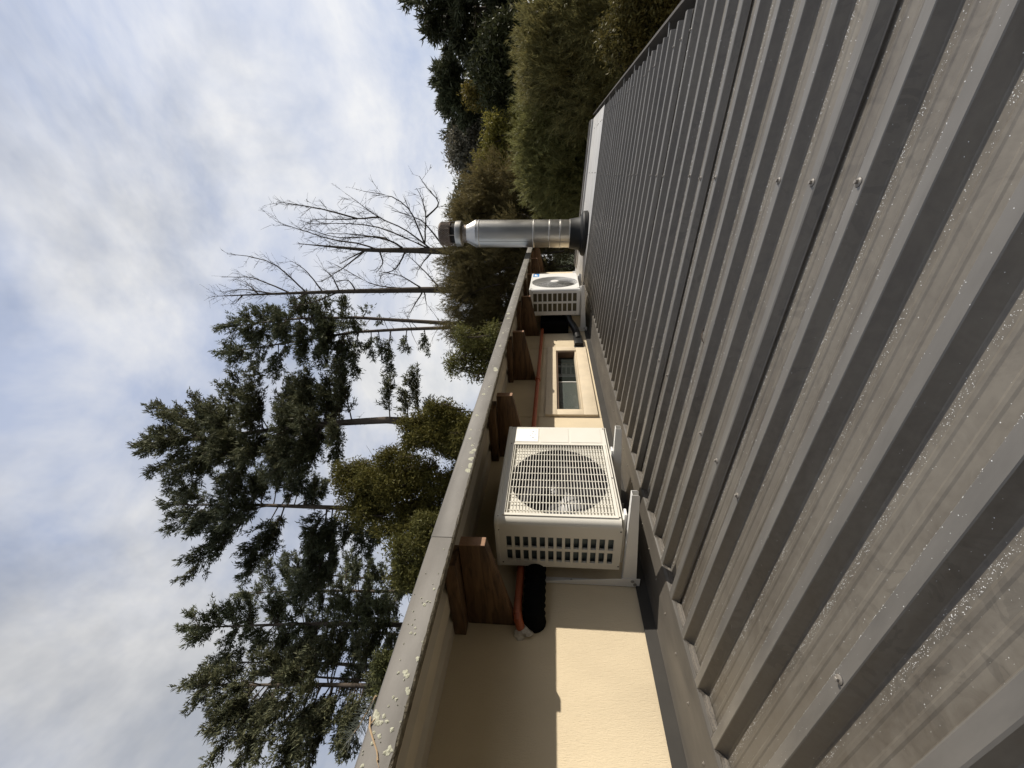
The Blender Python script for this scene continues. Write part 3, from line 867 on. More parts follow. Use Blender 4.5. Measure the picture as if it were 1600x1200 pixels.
# --- far unit
bx0, bx1, by0, by1, bz0, bz1 = -1.64, -1.30, 5.12, 6.02, -.345, .30
ac2 = empty('air_conditioner', ((bx0 + bx1) / 2, 5.57, bz0), 'white outdoor air conditioner with round ringed grille and blue sticker, beside the flue', 'air conditioner', 'outdoor units on the wall')
bd = MB()
bd.box((bx0 + .004, by0 + .03, bz0), (bx1 - .03, by1, bz0 + T)); bd.box((bx0, by1 - T, bz0 + T), (bx1 - .03, by1, bz1 - T)); bd.box((bx0, by0 + .004, bz0 + T), (bx0 + T, by1 - T, bz1 - T))
bd.build('casing', 'white', ac2)
CY, CZ, CR = 5.50, -.022, .302
n = 48; vs = []; fs = []
y0_, y1_, z0_, z1_ = by0 + .03, by1, bz0 + .008, bz1 - .012
for k in range(n):
    a = 2 * math.pi * k / n; ca, sa = math.cos(a), math.sin(a)
    t = min(((y1_ - CY) / ca) if ca > 1e-6 else ((y0_ - CY) / ca if ca < -1e-6 else 9), ((z1_ - CZ) / sa) if sa > 1e-6 else ((z0_ - CZ) / sa if sa < -1e-6 else 9))
    vs += [(bx1, CY + CR * ca, CZ + CR * sa), (bx1, CY + t * ca, CZ + t * sa), (bx1 - .06, CY + CR * .98 * ca, CZ + CR * .98 * sa)]
for k in range(n):
    q = 3 * k; w_ = 3 * ((k + 1) % n); fs += [(q, q + 1, w_ + 1, w_), (q, w_, w_ + 2, q + 2)]
k0 = len(vs)
for k in range(9):                                                 # soft roll to the near end
    a = math.pi / 2 * k / 8
    for z in (z0_, z1_): vs.append((bx1 - .03 + .03 * math.cos(a), y0_ - .03 * math.sin(a), z))
for k in range(8): fs.append((k0 + 2 * k, k0 + 2 * k + 2, k0 + 2 * k + 3, k0 + 2 * k + 1))
MB().add(vs, fs).build('front_panel', 'white', ac2, smooth=True, angle=30)
MB().box((bx0 - .003, by0 - .003, bz1 - .02), (bx1 + .003, by1 + .003, bz1)).build('lid', 'white', ac2, bevel=.006)
MB().box((bx0 + .01, by0 + .055, bz0 + .01), (bx1 - .17, by1 - .01, bz1 - .03)).build('condenser_core', 'dark', ac2)
sp = MB(); sx = slot_lines(bx0 + .05, bx1 - .055, 2, .80); sz = slot_lines(bz0 + .045, bz1 - .05, 9, .74)
cell_plate(sp, [bx0 + .002] + sx + [bx1 - .03], [bz0 + .006] + sz + [bz1 - .02], lambda i, j: i % 2 == 1 and j % 2 == 1, lambda u, v, d: (u, by0 + d, v), .012)
sp.build('slotted_end_panel', 'white', ac2)
MB().box((bx0 + .03, by0 + .02, bz0 + .03), (bx1 - .04, by0 + .045, bz1 - .035)).build('condenser_fins', 'coil2', ac2)
MB().box((bx1 - .15, by0 + .06, bz0 + .02), (bx1 - .14, by1 - .02, bz1 - .03)).build('fan_recess', 'dark', ac2)
fan(ac2, (bx1 - .12, CY, CZ), .28)
gr = MB()
for i in range(12):
    r = .055 + (CR - .058) * i / 11
    P = [(bx1 + .004 + .012 * (1 - (r / CR) ** 2), CY + r * math.cos(a), CZ + r * math.sin(a)) for a in np.linspace(0, 2 * math.pi, 41)]
    gr.tube(P, .0016, 4, cap=False)
for k in range(8):
    P = []
    for j in range(7):
        r = .05 + (CR - .045) * j / 6; a = 2 * math.pi * k / 8 + .55 * j / 6
        P.append((bx1 + .002 + .012 * (1 - (r / CR) ** 2), CY + r * math.cos(a), CZ + r * math.sin(a)))
    gr.tube(P, .0015, 4)
gr.lathe([(.055, 0), (.055, .006), (.045, .011)], (bx1 + .006, CY, CZ), (1, 0, 0), 20)
gr.build('grille_rings', 'bracket', ac2)
st = MB().box((bx1 + .0006, 5.83, .195), (bx1 + .0014, 6.01, .278)).build('blue_sticker', 'blue', ac2)
MB().prism([(5.87, .215), (5.915, .215), (5.915, .235), (5.97, .235), (5.97, .258), (5.87, .258)], 0, bx1 + .0016, bx1 + .002).build('sticker_mark', 'paper', st)
em = MB()
for k in range(6): em.box((bx1 + .0006, 5.955, .085 - .028 * k), (bx1 + .0012, 5.985, .099 - .028 * k))
em.build('embossed_lettering', 'ink' if False else 'bracket', ac2)
screwhead(ac2, (bx0 + .02, by0, bz0 + .06), (0, -1, 0)); screwhead(ac2, (bx1 - .04, by0, bz1 - .04), (0, -1, 0))
for y in (5.15, 5.77):
    MB().box((bx0 + .02, y - .012, bz0 - .012), (bx1 + .02, y + .03, bz0 - .0005)).build('foot', 'bracket', ac2, bevel=.002)
l_bracket('white steel bracket under the near end of the white outdoor unit', 5.10, -1.262, bz0 - .0125, .0, 'brackets holding the outdoor units')
l_bracket('white steel bracket under the far end of the white outdoor unit', 5.76, -1.262, bz0 - .0125, .0, 'brackets holding the outdoor units')

# --- black trunking and hoses
tr = empty('pipe_trunking', (XW, 4.6, -.31), 'black plastic pipe trunking curving from the white outdoor unit to the wall', 'trunking')
MB().box((XW + .001, 4.52, -.355), (XW + .07, 4.78, -.255)).build('trunking_box', 'black', tr, bevel=.01)
MB().box((XW + .001, 4.485, -.362), (XW + .03, 4.56, -.248)).build('wall_cap', 'black', tr, bevel=.008)
MB().box((XW + .002, 5.02, -.20), (XW + .15, 5.95, .16)).build('shade_and_duct_block', 'foamblack', tr, bevel=.01)  # black block stands in for deep shade and pipework behind the unit
MB().tube([(XW + .04, 4.70, -.305), (XW + .045, 4.86, -.30), (XW + .07, 4.96, -.285), (XW + .11, 5.02, -.255), (XW + .15, 5.08, -.215), (XW + .19, 5.16, -.20)], [.046, .046, .047, .046, .044, .042], 12).build('hose', 'black', tr, smooth=True)
ho = empty('insulated_hose', (XW, 1.2, .085), 'black ribbed hose entering the wall behind the cream outdoor unit', 'hose')
hp = MB(); P = []; Rr = []
for i in range(90):
    t = i / 89
    if t < .16:
        a = math.pi / 2 * (1 - t / .16); P.append((-1.79 - .07 * (1 - math.cos(a)), 1.245 - .07 * math.sin(a), .088))
    else: P.append((-1.79, 1.245 + (2.0 - 1.245) * (t - .16) / .84, .088))
    Rr.append(.049 + (.0045 if (i // 2) % 2 else -.001))
hp.tube(P, Rr, 16)
hp.build('ribbed_hose', 'foamblack', ho, smooth=True, angle=80)
MB().lathe([(.056, 0), (.056, .006), (.046, .012)], (XW + .001, 1.178, .088), (1, 0, 0), 18).build('wall_collar', 'foamblack', ho, smooth=True)

rp_ = empty('drain_pipe', (XW, 3, .15), 'terracotta coloured plastic pipe running level along the wall under the rafters', 'pipe')
MB().tube([(XW + .06, 1.165, .166), (XW + .06, 3.58, .148), (XW + .06, 6.6, .125)], .0195, 14).build('pipe_length', 'redpipe', rp_, smooth=True)
MB().lathe([(.0225, 0), (.0262, .003), (.0262, .05), (.0225, .054)], (XW + .06, 3.56, .1485), (0, 1, -.006), 16).build('coupling', 'redpipe', rp_, smooth=True)
MB().tube([(XW + .06, 1.19, .166), (XW + .055, 1.15, .160), (XW + .03, 1.135, .15), (XW + .002, 1.135, .147)], .0205, 12).build('elbow', 'redpipe', rp_, smooth=True)
# sealant lump round the wall entry
vs = []; fs = []
for i in range(7):
    for j in range(14):
        a = 2 * math.pi * j / 14; e = math.pi / 2 * i / 6
        rr = .034 * (1 + .28 * math.sin(3 * a + i) + .18 * rng.random()) * math.cos(e)
        vs.append((XW + .001 + .028 * math.sin(e), 1.128 + rr * math.cos(a), .136 + rr * math.sin(a) * 1.15))
for i in range(6):
    for j in range(14): fs.append((i * 14 + j, i * 14 + (j + 1) % 14, (i + 1) * 14 + (j + 1) % 14, (i + 1) * 14 + j))
tag(MB().add(vs, fs).build('sealant_lump', 'sealant', smooth=True, origin=(XW, 1.128, .136)), 'lump of off-white sealant on the wall at the end of the terracotta pipe', 'sealant')

# ------------------------------------------------------------------ flue
FB = np.array((-.917, 7.2, -.53)); FA = np.array((.087, .0, 2.44)); FA = FA / np.linalg.norm(FA)
flue = empty('chimney_flue', FB, 'stainless steel chimney flue with perforated cowl standing on a black rubber boot', 'flue')
R0 = .218
def fl_l(prof, nm, m, n=40, par=flue, **k): return MB().lathe(prof, FB, FA, n, **k).build(nm, m, par, smooth=True, angle=30)
fl_l([(R0, .12), (R0, .41)], 'casing_length', 'steel'); fl_l([(R0 + .002, .414), (R0 + .002, .585)], 'casing_length', 'steel')
fl_l([(R0, .59), (R0, .845)], 'casing_length', 'steel'); fl_l([(R0, .85), (R0, 1.80)], 'casing_length', 'steel')
for h in (.245, .412, .587, .847, 1.76):
    fl_l([(R0 + .001, h - .012), (R0 + .006, h - .005), (R0 + .006, h + .005), (R0 + .001, h + .012)], 'seam_band', 'steel')
# lengthwise lock seam
sv = np.cross(FA, [0, 1, 0]); dirn = np.array((-.45, -.89, 0))
for h0, h1 in ((.25, .41), (.42, .585), (.595, .84), (.86, 1.75)):
    p0 = FB + FA * h0 + dirn * R0 * 1.0; p1 = FB + FA * h1 + dirn * R0
    MB().tube([p0, p1], .006, 6).build('lock_seam', 'steel', flue)
fl_l([(R0 + .003, 1.80), (R0 + .003, 1.825), (.15, 1.955), (.147, 1.97)], 'shoulder', 'steel')
fl_l([(.142, 1.93), (.142, 2.10)], 'inner_pipe', 'rusty')
fl_l([(.17, 2.055), (.203, 2.062), (.205, 2.075), (.205, 2.15), (.20, 2.157), (.17, 2.152)], 'cowl_ring', 'steel')
fl_l([(.165, 2.10), (.165, 2.27)], 'cowl_core', 'dark')
for k in range(8):
    a = 2 * math.pi * k / 8; e1 = np.array((math.cos(a), math.sin(a), 0)); p = FB + e1 * .19
    MB().tube([p + FA * 2.14, p + FA * 2.27], .008, 6).build('cowl_strut', 'rusty', flue)
fl_l([(.170, 2.24), (.187, 2.245), (.187, 2.415), (.18, 2.42), (.165, 2.42)], 'perforated_ring', 'perf')
# raised mesh on the ring
pm = MB(); ref = np.array((1.0, 0, 0)); e1 = np.cross(FA, ref); e1 /= np.linalg.norm(e1); e2 = np.cross(FA, e1)
for k in range(40):
    for s in (1, -1):
        P = []
        for j in range(5):
            a = 2 * math.pi * (k + s * j * .9) / 40; P.append(FB + FA * (2.25 + .04 * j) + .189 * (math.cos(a) * e1 + math.sin(a) * e2))
        pm.tube(P, .0035, 4)
pm.build('cowl_mesh', 'rusty', flue)
fl_l([(.188, 2.418), (.17, 2.44), (.10, 2.455), (.02, 2.46)], 'cowl_cap', 'rusty')
fl_l([(.232, .255), (.236, .235), (.255, .11), (.275, .085), (.335, .06), (.352, .035), (.355, -.02)], 'rubber_boot', 'rubber')
fl_l([(.2255, .225), (.229, .235), (.229, .258), (.2255, .262)], 'boot_clamp', 'steel')

# ------------------------------------------------------------------ small litter
lf = MB()
p0 = np.array(roof_rot((s_of_x(-.585), 1.53, .002)))
vs = []; fs = []
for i in range(6):
    t = i / 5; wd_ = .008 * math.sin(math.pi * min(1, t * .92 + .06)) + .0008
    c = p0 + np.array((.055 * (t - .5) * .9, .055 * (t - .5) * .35, .006 * math.sin(3 * t)))
    vs += [c + np.array((-.3 * wd_, wd_, .003)), c, c + np.array((.3 * wd_, -wd_, .003))]
for i in range(5):
    k = 3 * i; fs += [(k, k + 1, k + 4, k + 3), (k + 1, k + 2, k + 5, k + 4)]
MT['leaf'] = mat('dead_leaf', (0.075, 0.055, 0.038), rough=.8)
tag(lf.add(vs, fs).build('dead_leaf', 'leaf', origin=tuple(p0)), 'small dark dead leaf lying on a rib of the metal roof', 'leaf')
tg = MB()
tg.tube([(-1.2055, .492, .462), (-1.2035, .470, .455), (-1.202, .446, .436), (-1.2035, .425, .418), (-1.205, .409, .4095)], [.0022, .0024, .0022, .0019, .0015], 6)
tg.tube([(-1.2045, .418, .4145), (-1.2045, .408, .412), (-1.2045, .396, .4015)], [.0011, .001, .0006], 5)
tg.tube([(-1.204, .474, .4575), (-1.206, .49, .4475)], [.0016, .0008], 5)
tag(tg.build('dry_twig', 'twig', origin=(-1.205, .45, .44)), 'dry pale twig lying against the barge flashing beside the pine sprig', 'twig')
spg = empty('pine_sprig', (-1.24, .52, .472), 'dark green pine sprig poking over the roof edge above the barge flashing', 'sprig')
stem = [np.array(p) for p in ((-1.22, .545, .472), (-1.25, .52, .492), (-1.275, .497, .512), (-1.30, .478, .535))]
MB().tube(stem, [.003, .0028, .0022, .0014], 6).build('stem', 'twig', spg)
ndl = MB()
for k in range(150):
    t = rng.random() * 2.99; i = int(t); p = stem[i] + (stem[i + 1] - stem[i]) * (t - i)
    ax_ = stem[i + 1] - stem[i]; ax_ /= np.linalg.norm(ax_)
    q = rng.normal(size=3); q -= ax_ * q.dot(ax_); q /= np.linalg.norm(q)
    d_ = ax_ * .55 + q * .85; d_ /= np.linalg.norm(d_)
    ndl.tube([p, p + d_ * (.026 + .016 * rng.random())], [.0009, .0004], 3)
MT['needle'] = mat('pine_needle', (0.022, 0.028, 0.014), rough=.6)
ndl.build('needles', 'needle', spg)
#END_OBJECTS
#BEGIN_TREES
# ------------------------------------------------------------------ trees
UP = np.array([0, 0, 1.0])
def nrm(a): return a / (np.linalg.norm(a, axis=-1, keepdims=True) + 1e-9)
class Wood:
    """collects branch tubes (all faces quads) for one tree"""
    def __init__(s): s.V = []; s.F = []; s.n = 0
    def tube(s, P, r, n=5):
        P = np.asarray(P, float); r = np.broadcast_to(r, (len(P),))
        t = nrm(np.gradient(P, axis=0)); ref = np.where(np.abs(t[:, 2:3]) < .9, UP, np.array([1.0, 0, 0]))
        e1 = nrm(np.cross(t, ref)); e2 = np.cross(t, e1)
        a = np.arange(n) * 2 * math.pi / n
        V = P[:, None] + r[:, None, None] * (np.cos(a)[None, :, None] * e1[:, None] + np.sin(a)[None, :, None] * e2[:, None])
        s.V.append(V.reshape(-1, 3)); m = len(P)
        i = np.arange(m - 1)[:, None] * n; k = np.arange(n)[None]; k2 = (k + 1) % n
        s.F.append(np.stack([i + k, i + k2, i + n + k2, i + n + k], -1).reshape(-1, 4) + s.n); s.n += m * n
    def build(s, name, m, parent): return bigmesh(name, np.concatenate(s.V), np.concatenate(s.F), m, parent, sides=4, smooth=True)

class Leaves:
    """collects small leaf blades for one crown"""
    def __init__(s): s.V = []; s.T = []; s.n = 0
    def blades(s, P, D, L, W, n, spread, fwd=.8, tint=(1, 1, 1), tv=.35, jit=0.0, along=1.0, lv=.4):
        """n blades for every point P, leaning along D"""
        P = np.asarray(P); m = len(P)
        if m == 0: return
        L = np.broadcast_to(L, (m,)); W = np.broadcast_to(W, (m,))
        Pn = np.repeat(P, n, 0); Dn = np.repeat(nrm(np.asarray(D)), n, 0); Ln = np.repeat(L, n) * (1 - lv + 2 * lv * rng.random(m * n)); Wn = np.repeat(W, n)
        q = rng.normal(size=(m * n, 3)); d = nrm(Dn * fwd + nrm(q) * spread)
        b = Pn + Dn * (rng.random((m * n, 1)) * along * Ln[:, None]) + rng.normal(size=(m * n, 3)) * jit
        w_ = nrm(np.cross(d, rng.normal(size=(m * n, 3)))) * Wn[:, None] * .5
        V = np.stack([b + w_, b + d * Ln[:, None] + w_ * .25, b + d * Ln[:, None] * .3 - w_], 1)
        s.V.append(V.reshape(-1, 3))
        tt = np.repeat((1 - tv + 2 * tv * rng.random((m, 1))), n, 0) * (1 + .25 * (rng.random((m * n, 1)) - .5))
        tc = np.array(tint)[None] * tt
        tc = tc * (1 + np.array([.12, .0, -.1])[None] * (rng.random((m * n, 1)) - .3))
        s.T.append(np.repeat(tc, 3, 0)); s.n += m * n
    def build(s, name, m, parent):
        V = np.concatenate(s.V); return bigmesh(name, V, np.arange(len(V)).reshape(-1, 3), m, parent, tint=np.concatenate(s.T), sides=3)

def resample(P, n):
    P = np.asarray(P, float); d = np.r_[0, np.cumsum(np.linalg.norm(np.diff(P, axis=0), axis=1))]
    t = np.linspace(0, d[-1], n); return np.stack([np.interp(t, d, P[:, i]) for i in range(3)], 1)
def bez(a, c, b, n=8):
    t = np.linspace(0, 1, n)[:, None]; return (1 - t) ** 2 * a + 2 * t * (1 - t) * c + t ** 2 * b

def fir_limb(wood, lv, a, b, sag, size=1.0, dens=1.0, bare=.15, tint=(1, 1, 1), rad=.05):
    """a conifer limb from a to b with side twigs carrying needle tufts"""
    a = np.asarray(a); b = np.asarray(b); L = np.linalg.norm(b - a)
    c = (a + b) / 2 + UP * (-sag * L) + rng.normal(size=3) * .05 * L
    P = bez(a, c, b, 9)
    wood.tube(P, np.linspace(rad, .008, 9) * (0.6 + .12 * L), 4)
    nt_ = max(6, int(L / .135 * dens))
    ts = bare + (1 - bare) * (np.arange(nt_) + rng.random(nt_)) / nt_
    TP_, TD, TS = [], [], []
    fw = nrm(np.gradient(P, axis=0))
    for t in ts:
        x = t * 8; i = min(7, int(x)); p = P[i] + (P[i + 1] - P[i]) * (x - i); f = fw[i]
        side = nrm(np.cross(f, UP)) * (1 if rng.random() < .5 else -1)
        tl = (.30 + .36 * L * (1 - t) ** .7 * min(1, t * 3)) * (.4 + 1.0 * rng.random())
        tl = min(tl, 1.5) * size
        d = nrm(f * (.55 + .5 * rng.random()) + side * (.35 + .75 * rng.random()) + UP * (-.12 + .5 * rng.random()) + rng.normal(size=3) * .12)
        e = p + d * tl + UP * (.10 * tl)
        if tl > .4: wood.tube(np.stack([p, (p + e) / 2 - UP * .03 * tl, e]), [.012, .009, .005], 3)
        k = max(2, int(tl / .10))
        u = (np.arange(k) + .5 + .5 * rng.random(k)) / k
        pp = p + (e - p) * u[:, None] + rng.normal(size=(k, 3)) * .05
        TP_.append(pp); TD.append(nrm(d + UP * .25 + rng.normal(size=(k, 3)) * .38)); TS.append(np.full(k, size))
    TP_ = np.concatenate(TP_); TD = np.concatenate(TD); TS = np.concatenate(TS)
    lv.blades(TP_, TD, .22 * TS, .070 * TS, 9, .62, .8, tint, .36, .05, .8)

def conifer(name, label, px, dist, tips, n_auto, crown, env, group, m='fir', rad=.2, size=1.0, tint=(1, 1, 1), dens=1.0, dead=10, asc=(.75, .05), lean=0.0):
    """px: trunk line in view from base to top; tips: limbs that shape the outline (from-height fraction, tip x, tip y, depth)"""
    T = np.array([at(x, y, dist) for x, y in px])
    d0 = T[0] - T[1]; d0 = d0 / max(1e-6, -d0[2]); base = T[0] + d0 * (T[0][2] - GROUND) * .6; base[2] = GROUND - .3
    base[:2] = T[0][:2] + d0[:2] * min(3.0, (T[0][2] - GROUND)) * .5
    T = np.vstack([base, T]); P = resample(T, 24)
    o = empty(name, tuple(base), label, 'tree', group)
    wood = Wood(); lv = Leaves(); tw = Wood()
    h = (P[:, 2] - P[0, 2]) / (P[-1, 2] - P[0, 2])
    wood.tube(P, rad * (1 - h) ** .8 + .02, 9)
    H = P[-1, 2] - P[0, 2]
    def on(hh): return np.array([np.interp(hh, h, P[:, i]) for i in range(3)])
    vd = nrm(np.array([T[1][0], T[1][1], 0])); sd_ = np.array([vd[1], -vd[0], 0])       # away from the viewer, to the viewer's right
    for hh, x, y, dp in tips:
        tip = at(x, y, dist) + vd * dp
        ht = (tip[2] - P[0, 2]) / H; r_t = np.linalg.norm((tip - on(min(1, ht)))[:2])
        ut = np.clip((ht - crown[0]) / (crown[1] - crown[0]), 0, 1)
        elt = asc[1] - .15 + (asc[0] - asc[1]) * ut ** 1.6 + rng.normal() * .1
        hs = np.clip(ht - r_t * math.tan(min(1.1, elt)) / H, .08, .965)
        fir_limb(tw, lv, on(hs), tip, rng.uniform(-.12, .10), size, dens, .15, tint)
    for k in range(n_auto):
        u = rng.random(); hh = crown[0] + (crown[1] - crown[0]) * u
        a = rng.random() * 2 * math.pi
        L = np.interp(hh, [e[0] for e in env], [e[1] for e in env]) * (.65 + .5 * rng.random())
        el = asc[1] - .1 + (asc[0] - asc[1]) * u ** 1.6 + rng.normal() * .15
        d = (math.cos(a) * vd + math.sin(a) * sd_) * math.cos(el) + UP * math.sin(el)
        s0 = on(hh)
        fir_limb(tw, lv, s0, s0 + d * L, rng.uniform(-.12, .12), size, dens, .2, tint)
    top = on(1.0)                                                   # leader
    fir_limb(tw, lv, on(.93), top, 0, size, dens * 1.3, .0, tint)
    for k in range(dead):                                           # bare lower branches
        hh = rng.uniform(.12, crown[0] + .25 * (crown[1] - crown[0])); a = rng.random() * 6.28; L = rng.uniform(.5, 2.2)
        d = math.cos(a) * vd + math.sin(a) * sd_ + UP * rng.uniform(-.5, .35)
        s0 = on(hh); tw.tube(bez(s0, s0 + d * L * .5 + UP * .1, s0 + d * L + UP * rng.uniform(-.3, .3), 5), [.028, .02, .014, .01, .005], 3)
        for q in range(4):
            t = rng.uniform(.3, .95); p = s0 + d * L * t; tw.tube(np.stack([p, p + nrm(d + rng.normal(size=3) * .8) * rng.uniform(.2, .6)]), [.008, .004], 3)
    wood.build('trunk', 'bark', o); tag(tw.build('branches', 'bark', o), kind='stuff'); lv.build('crown', m, o)
    return o

G1 = 'tall conifers behind the house'
conifer('conifer_tree', 'tallest conifer, pointed crown reaching farthest left in the picture, thick bare lower trunk', [(715, 662), (600, 656), (480, 664), (360, 680), (222, 697)], 24,
        [(.80, 241, 631, 0), (.76, 275, 640, .5), (.72, 304, 620, -.3), (.68, 345, 598, .4), (.64, 371, 584, 0), (.60, 407, 579, -.6), (.55, 442, 588, .5), (.52, 480, 602, 0),
         (.47, 535, 572, -.5), (.45, 528, 590, .4), (.40, 610, 590, .3), (.37, 650, 582, 0), (.36, 640, 612, -.8), (.33, 668, 622, .6), (.30, 690, 640, .3),
         (.82, 240, 740, 0), (.76, 262, 762, .6), (.70, 300, 770, -.5), (.62, 350, 775, .3), (.50, 470, 740, -.6), (.45, 520, 735, .5), (.5, 420, 760, .7)],
        92, (.58, .97), [(.3, 1.2), (.45, 2.0), (.62, 3.1), (.8, 2.4), (.93, 1.2), (1, .4)], G1, rad=.34, asc=(1.0, .15), dead=22)
conifer('conifer_tree', 'broad dark conifer with long arched limbs, just below the tallest conifer in the picture', [(640, 796), (545, 794), (400, 789), (256, 789)], 26.5,
        [(.80, 262, 832, 0), (.74, 292, 835, .5), (.66, 285, 906, 0), (.64, 330, 872, .4), (.60, 385, 905, 0), (.60, 395, 880, -.5), (.55, 420, 860, .6), (.45, 521, 885, 0), (.44, 495, 937, -.3), (.42, 508, 905, .5),
         (.40, 470, 930, .2), (.40, 560, 860, .4), (.8, 300, 760, .4), (.7, 350, 740, -.4), (.6, 400, 740, .5), (.5, 480, 745, -.5), (.45, 540, 850, -.6)],
        46, (.50, .97), [(.3, 1.3), (.5, 2.9), (.7, 3.4), (.9, 1.6), (1, .5)], G1, rad=.27, tint=(.85, .9, .95), asc=(.9, 0), dead=14)
conifer('conifer_tree', 'slender grey-green conifer between the broad conifer and the bushy one in the picture', [(650, 925), (516, 923), (372, 926)], 33,
        [(.75, 416, 869, 0), (.7, 440, 868, .5), (.66, 462, 864, -.4), (.6, 520, 872, 0), (.55, 545, 862, .6), (.7, 430, 960, 0), (.6, 470, 955, .4), (.5, 560, 880, 0), (.5, 540, 950, .4), (.45, 600, 885, 0), (.42, 590, 950, .5)],
        34, (.42, .97), [(.3, 1.6), (.5, 2.5), (.75, 1.9), (.92, .9), (1, .3)], G1, 'firfar', rad=.2, size=1.1, tint=(1.0, 1.05, 1.0), dens=.9, dead=16)
conifer('conifer_tree', 'thin conifer half hidden behind the slender grey-green one, next to the olive bush', [(650, 905), (560, 903), (452, 893)], 36, [(.7, 500, 875, 0), (.7, 510, 915, 0)], 24, (.4, .95), [(.3, 1.7), (.6, 1.9), (1, .4)], G1, 'firfar', rad=.18, size=1.1, dens=.8, dead=18)
conifer('conifer_tree', 'bushy conifer second from the bottom edge of the picture, over thin bare trunks', [(650, 977), (560, 975), (464, 975), (287, 981)], 29,
        [(.82, 300, 955, 0), (.76, 330, 945, .5), (.72, 362, 950, -.3), (.66, 385, 935, .4), (.6, 420, 932, 0), (.8, 310, 1000, 0), (.72, 350, 1010, .5), (.65, 400, 1020, 0), (.58, 430, 1022, -.6), (.52, 480, 1030, .4), (.5, 500, 1010, 0), (.45, 520, 960, .5), (.42, 560, 945, 0), (.42, 570, 1000, 0)],
        46, (.52, .97), [(.3, 1.2), (.5, 2.6), (.7, 2.8), (.88, 1.5), (1, .4)], G1, rad=.22, tint=(.95, 1, .95), asc=(.9, .1), dead=18)
conifer('conifer_tree', 'spindly bare trunked conifer just below the bushy conifer in the picture', [(628, 992), (575, 988), (440, 1000)], 31, [(.7, 480, 1020, 0)], 14, (.5, .95), [(.4, 1.4), (.7, 1.6), (1, .4)], G1, 'firfar', rad=.16, dens=.8, dead=16)
conifer('conifer_tree', 'straight bare trunked conifer between the two lowest crowns in the picture', [(615, 1044), (525, 1037), (335, 1034)], 30, [(.8, 370, 1015, 0), (.8, 372, 1050, 0)], 24, (.62, .96), [(.45, 1.2), (.7, 2.0), (.9, 1.0), (1, .4)], G1, rad=.19, dead=20)
conifer('conifer_tree', 'conifer lowest in the picture, long limbs spreading over sky to the bottom edge', [(600, 1072), (500, 1070), (422, 1070), (290, 1071)], 26,
        [(.84, 305, 1104, 0), (.80, 318, 1118, .4), (.74, 330, 1146, 0), (.70, 345, 1135, -.5), (.66, 338, 1188, 0), (.62, 375, 1180, .4), (.60, 372, 1206, 0), (.56, 410, 1190, -.5), (.54, 425, 1225, 0), (.52, 450, 1200, .5), (.50, 470, 1180, 0), (.46, 490, 1172, .3), (.46, 480, 1215, -.4),
         (.42, 537, 1172, 0), (.40, 530, 1150, .3), (.40, 545, 1122, .2), (.8, 320, 1045, .4), (.7, 370, 1040, -.3), (.6, 400, 1105, .6), (.55, 450, 1130, -.4), (.5, 500, 1120, .4), (.65, 360, 1110, .3)],
        46, (.55, .97), [(.4, 1.0), (.55, 2.5), (.7, 2.6), (.88, 1.4), (1, .4)], G1, rad=.2, asc=(.9, .05), dead=16)
conifer('conifer_tree', 'thin conifer trunk side by side with the lowest conifer in the picture', [(597, 1065), (512, 1059), (420, 1052)], 27.5, [], 12, (.6, .95), [(.5, 1.2), (1, .4)], G1, rad=.15, dead=16)
conifer('conifer_tree', 'one of twin conifers beside the dead trees, the stem nearer the dead trees', [(715, 506), (553, 496), (459, 498), (346, 512)], 25,
        [(.80, 384, 486, 0), (.72, 420, 484, .4), (.66, 469, 478, 0), (.62, 500, 480, -.4), (.50, 540, 477, 0), (.45, 570, 480, .5), (.48, 560, 505, -.4), (.8, 360, 535, 0), (.7, 400, 530, .4), (.62, 440, 520, -.5), (.4, 590, 500, .3)],
        44, (.66, .97), [(.4, .5), (.6, 1.5), (.85, 1.2), (1, .35)], G1, rad=.17, tint=(.95, 1, 1), dead=16)
conifer('conifer_tree', 'one of twin conifers beside the dead trees, the stem nearer the tallest conifer', [(705, 512), (640, 514), (553, 519), (497, 528), (345, 552)], 25.6,
        [(.80, 365, 570, 0), (.74, 394, 575, .3), (.68, 428, 590, 0), (.66, 440, 572, -.4), (.60, 470, 566, .4), (.58, 509, 573, 0), (.52, 528, 540, .3), (.52, 530, 575, 0), (.48, 553, 585, .2), (.47, 540, 610, 0), (.46, 584, 558, 0), (.42, 610, 578, .3), (.42, 600, 545, -.3), (.36, 640, 545, 0), (.32, 668, 548, .3)],
        44, (.64, .97), [(.4, .5), (.6, 1.7), (.85, 1.2), (1, .35)], G1, rad=.15, tint=(.95, 1, 1), dead=14)

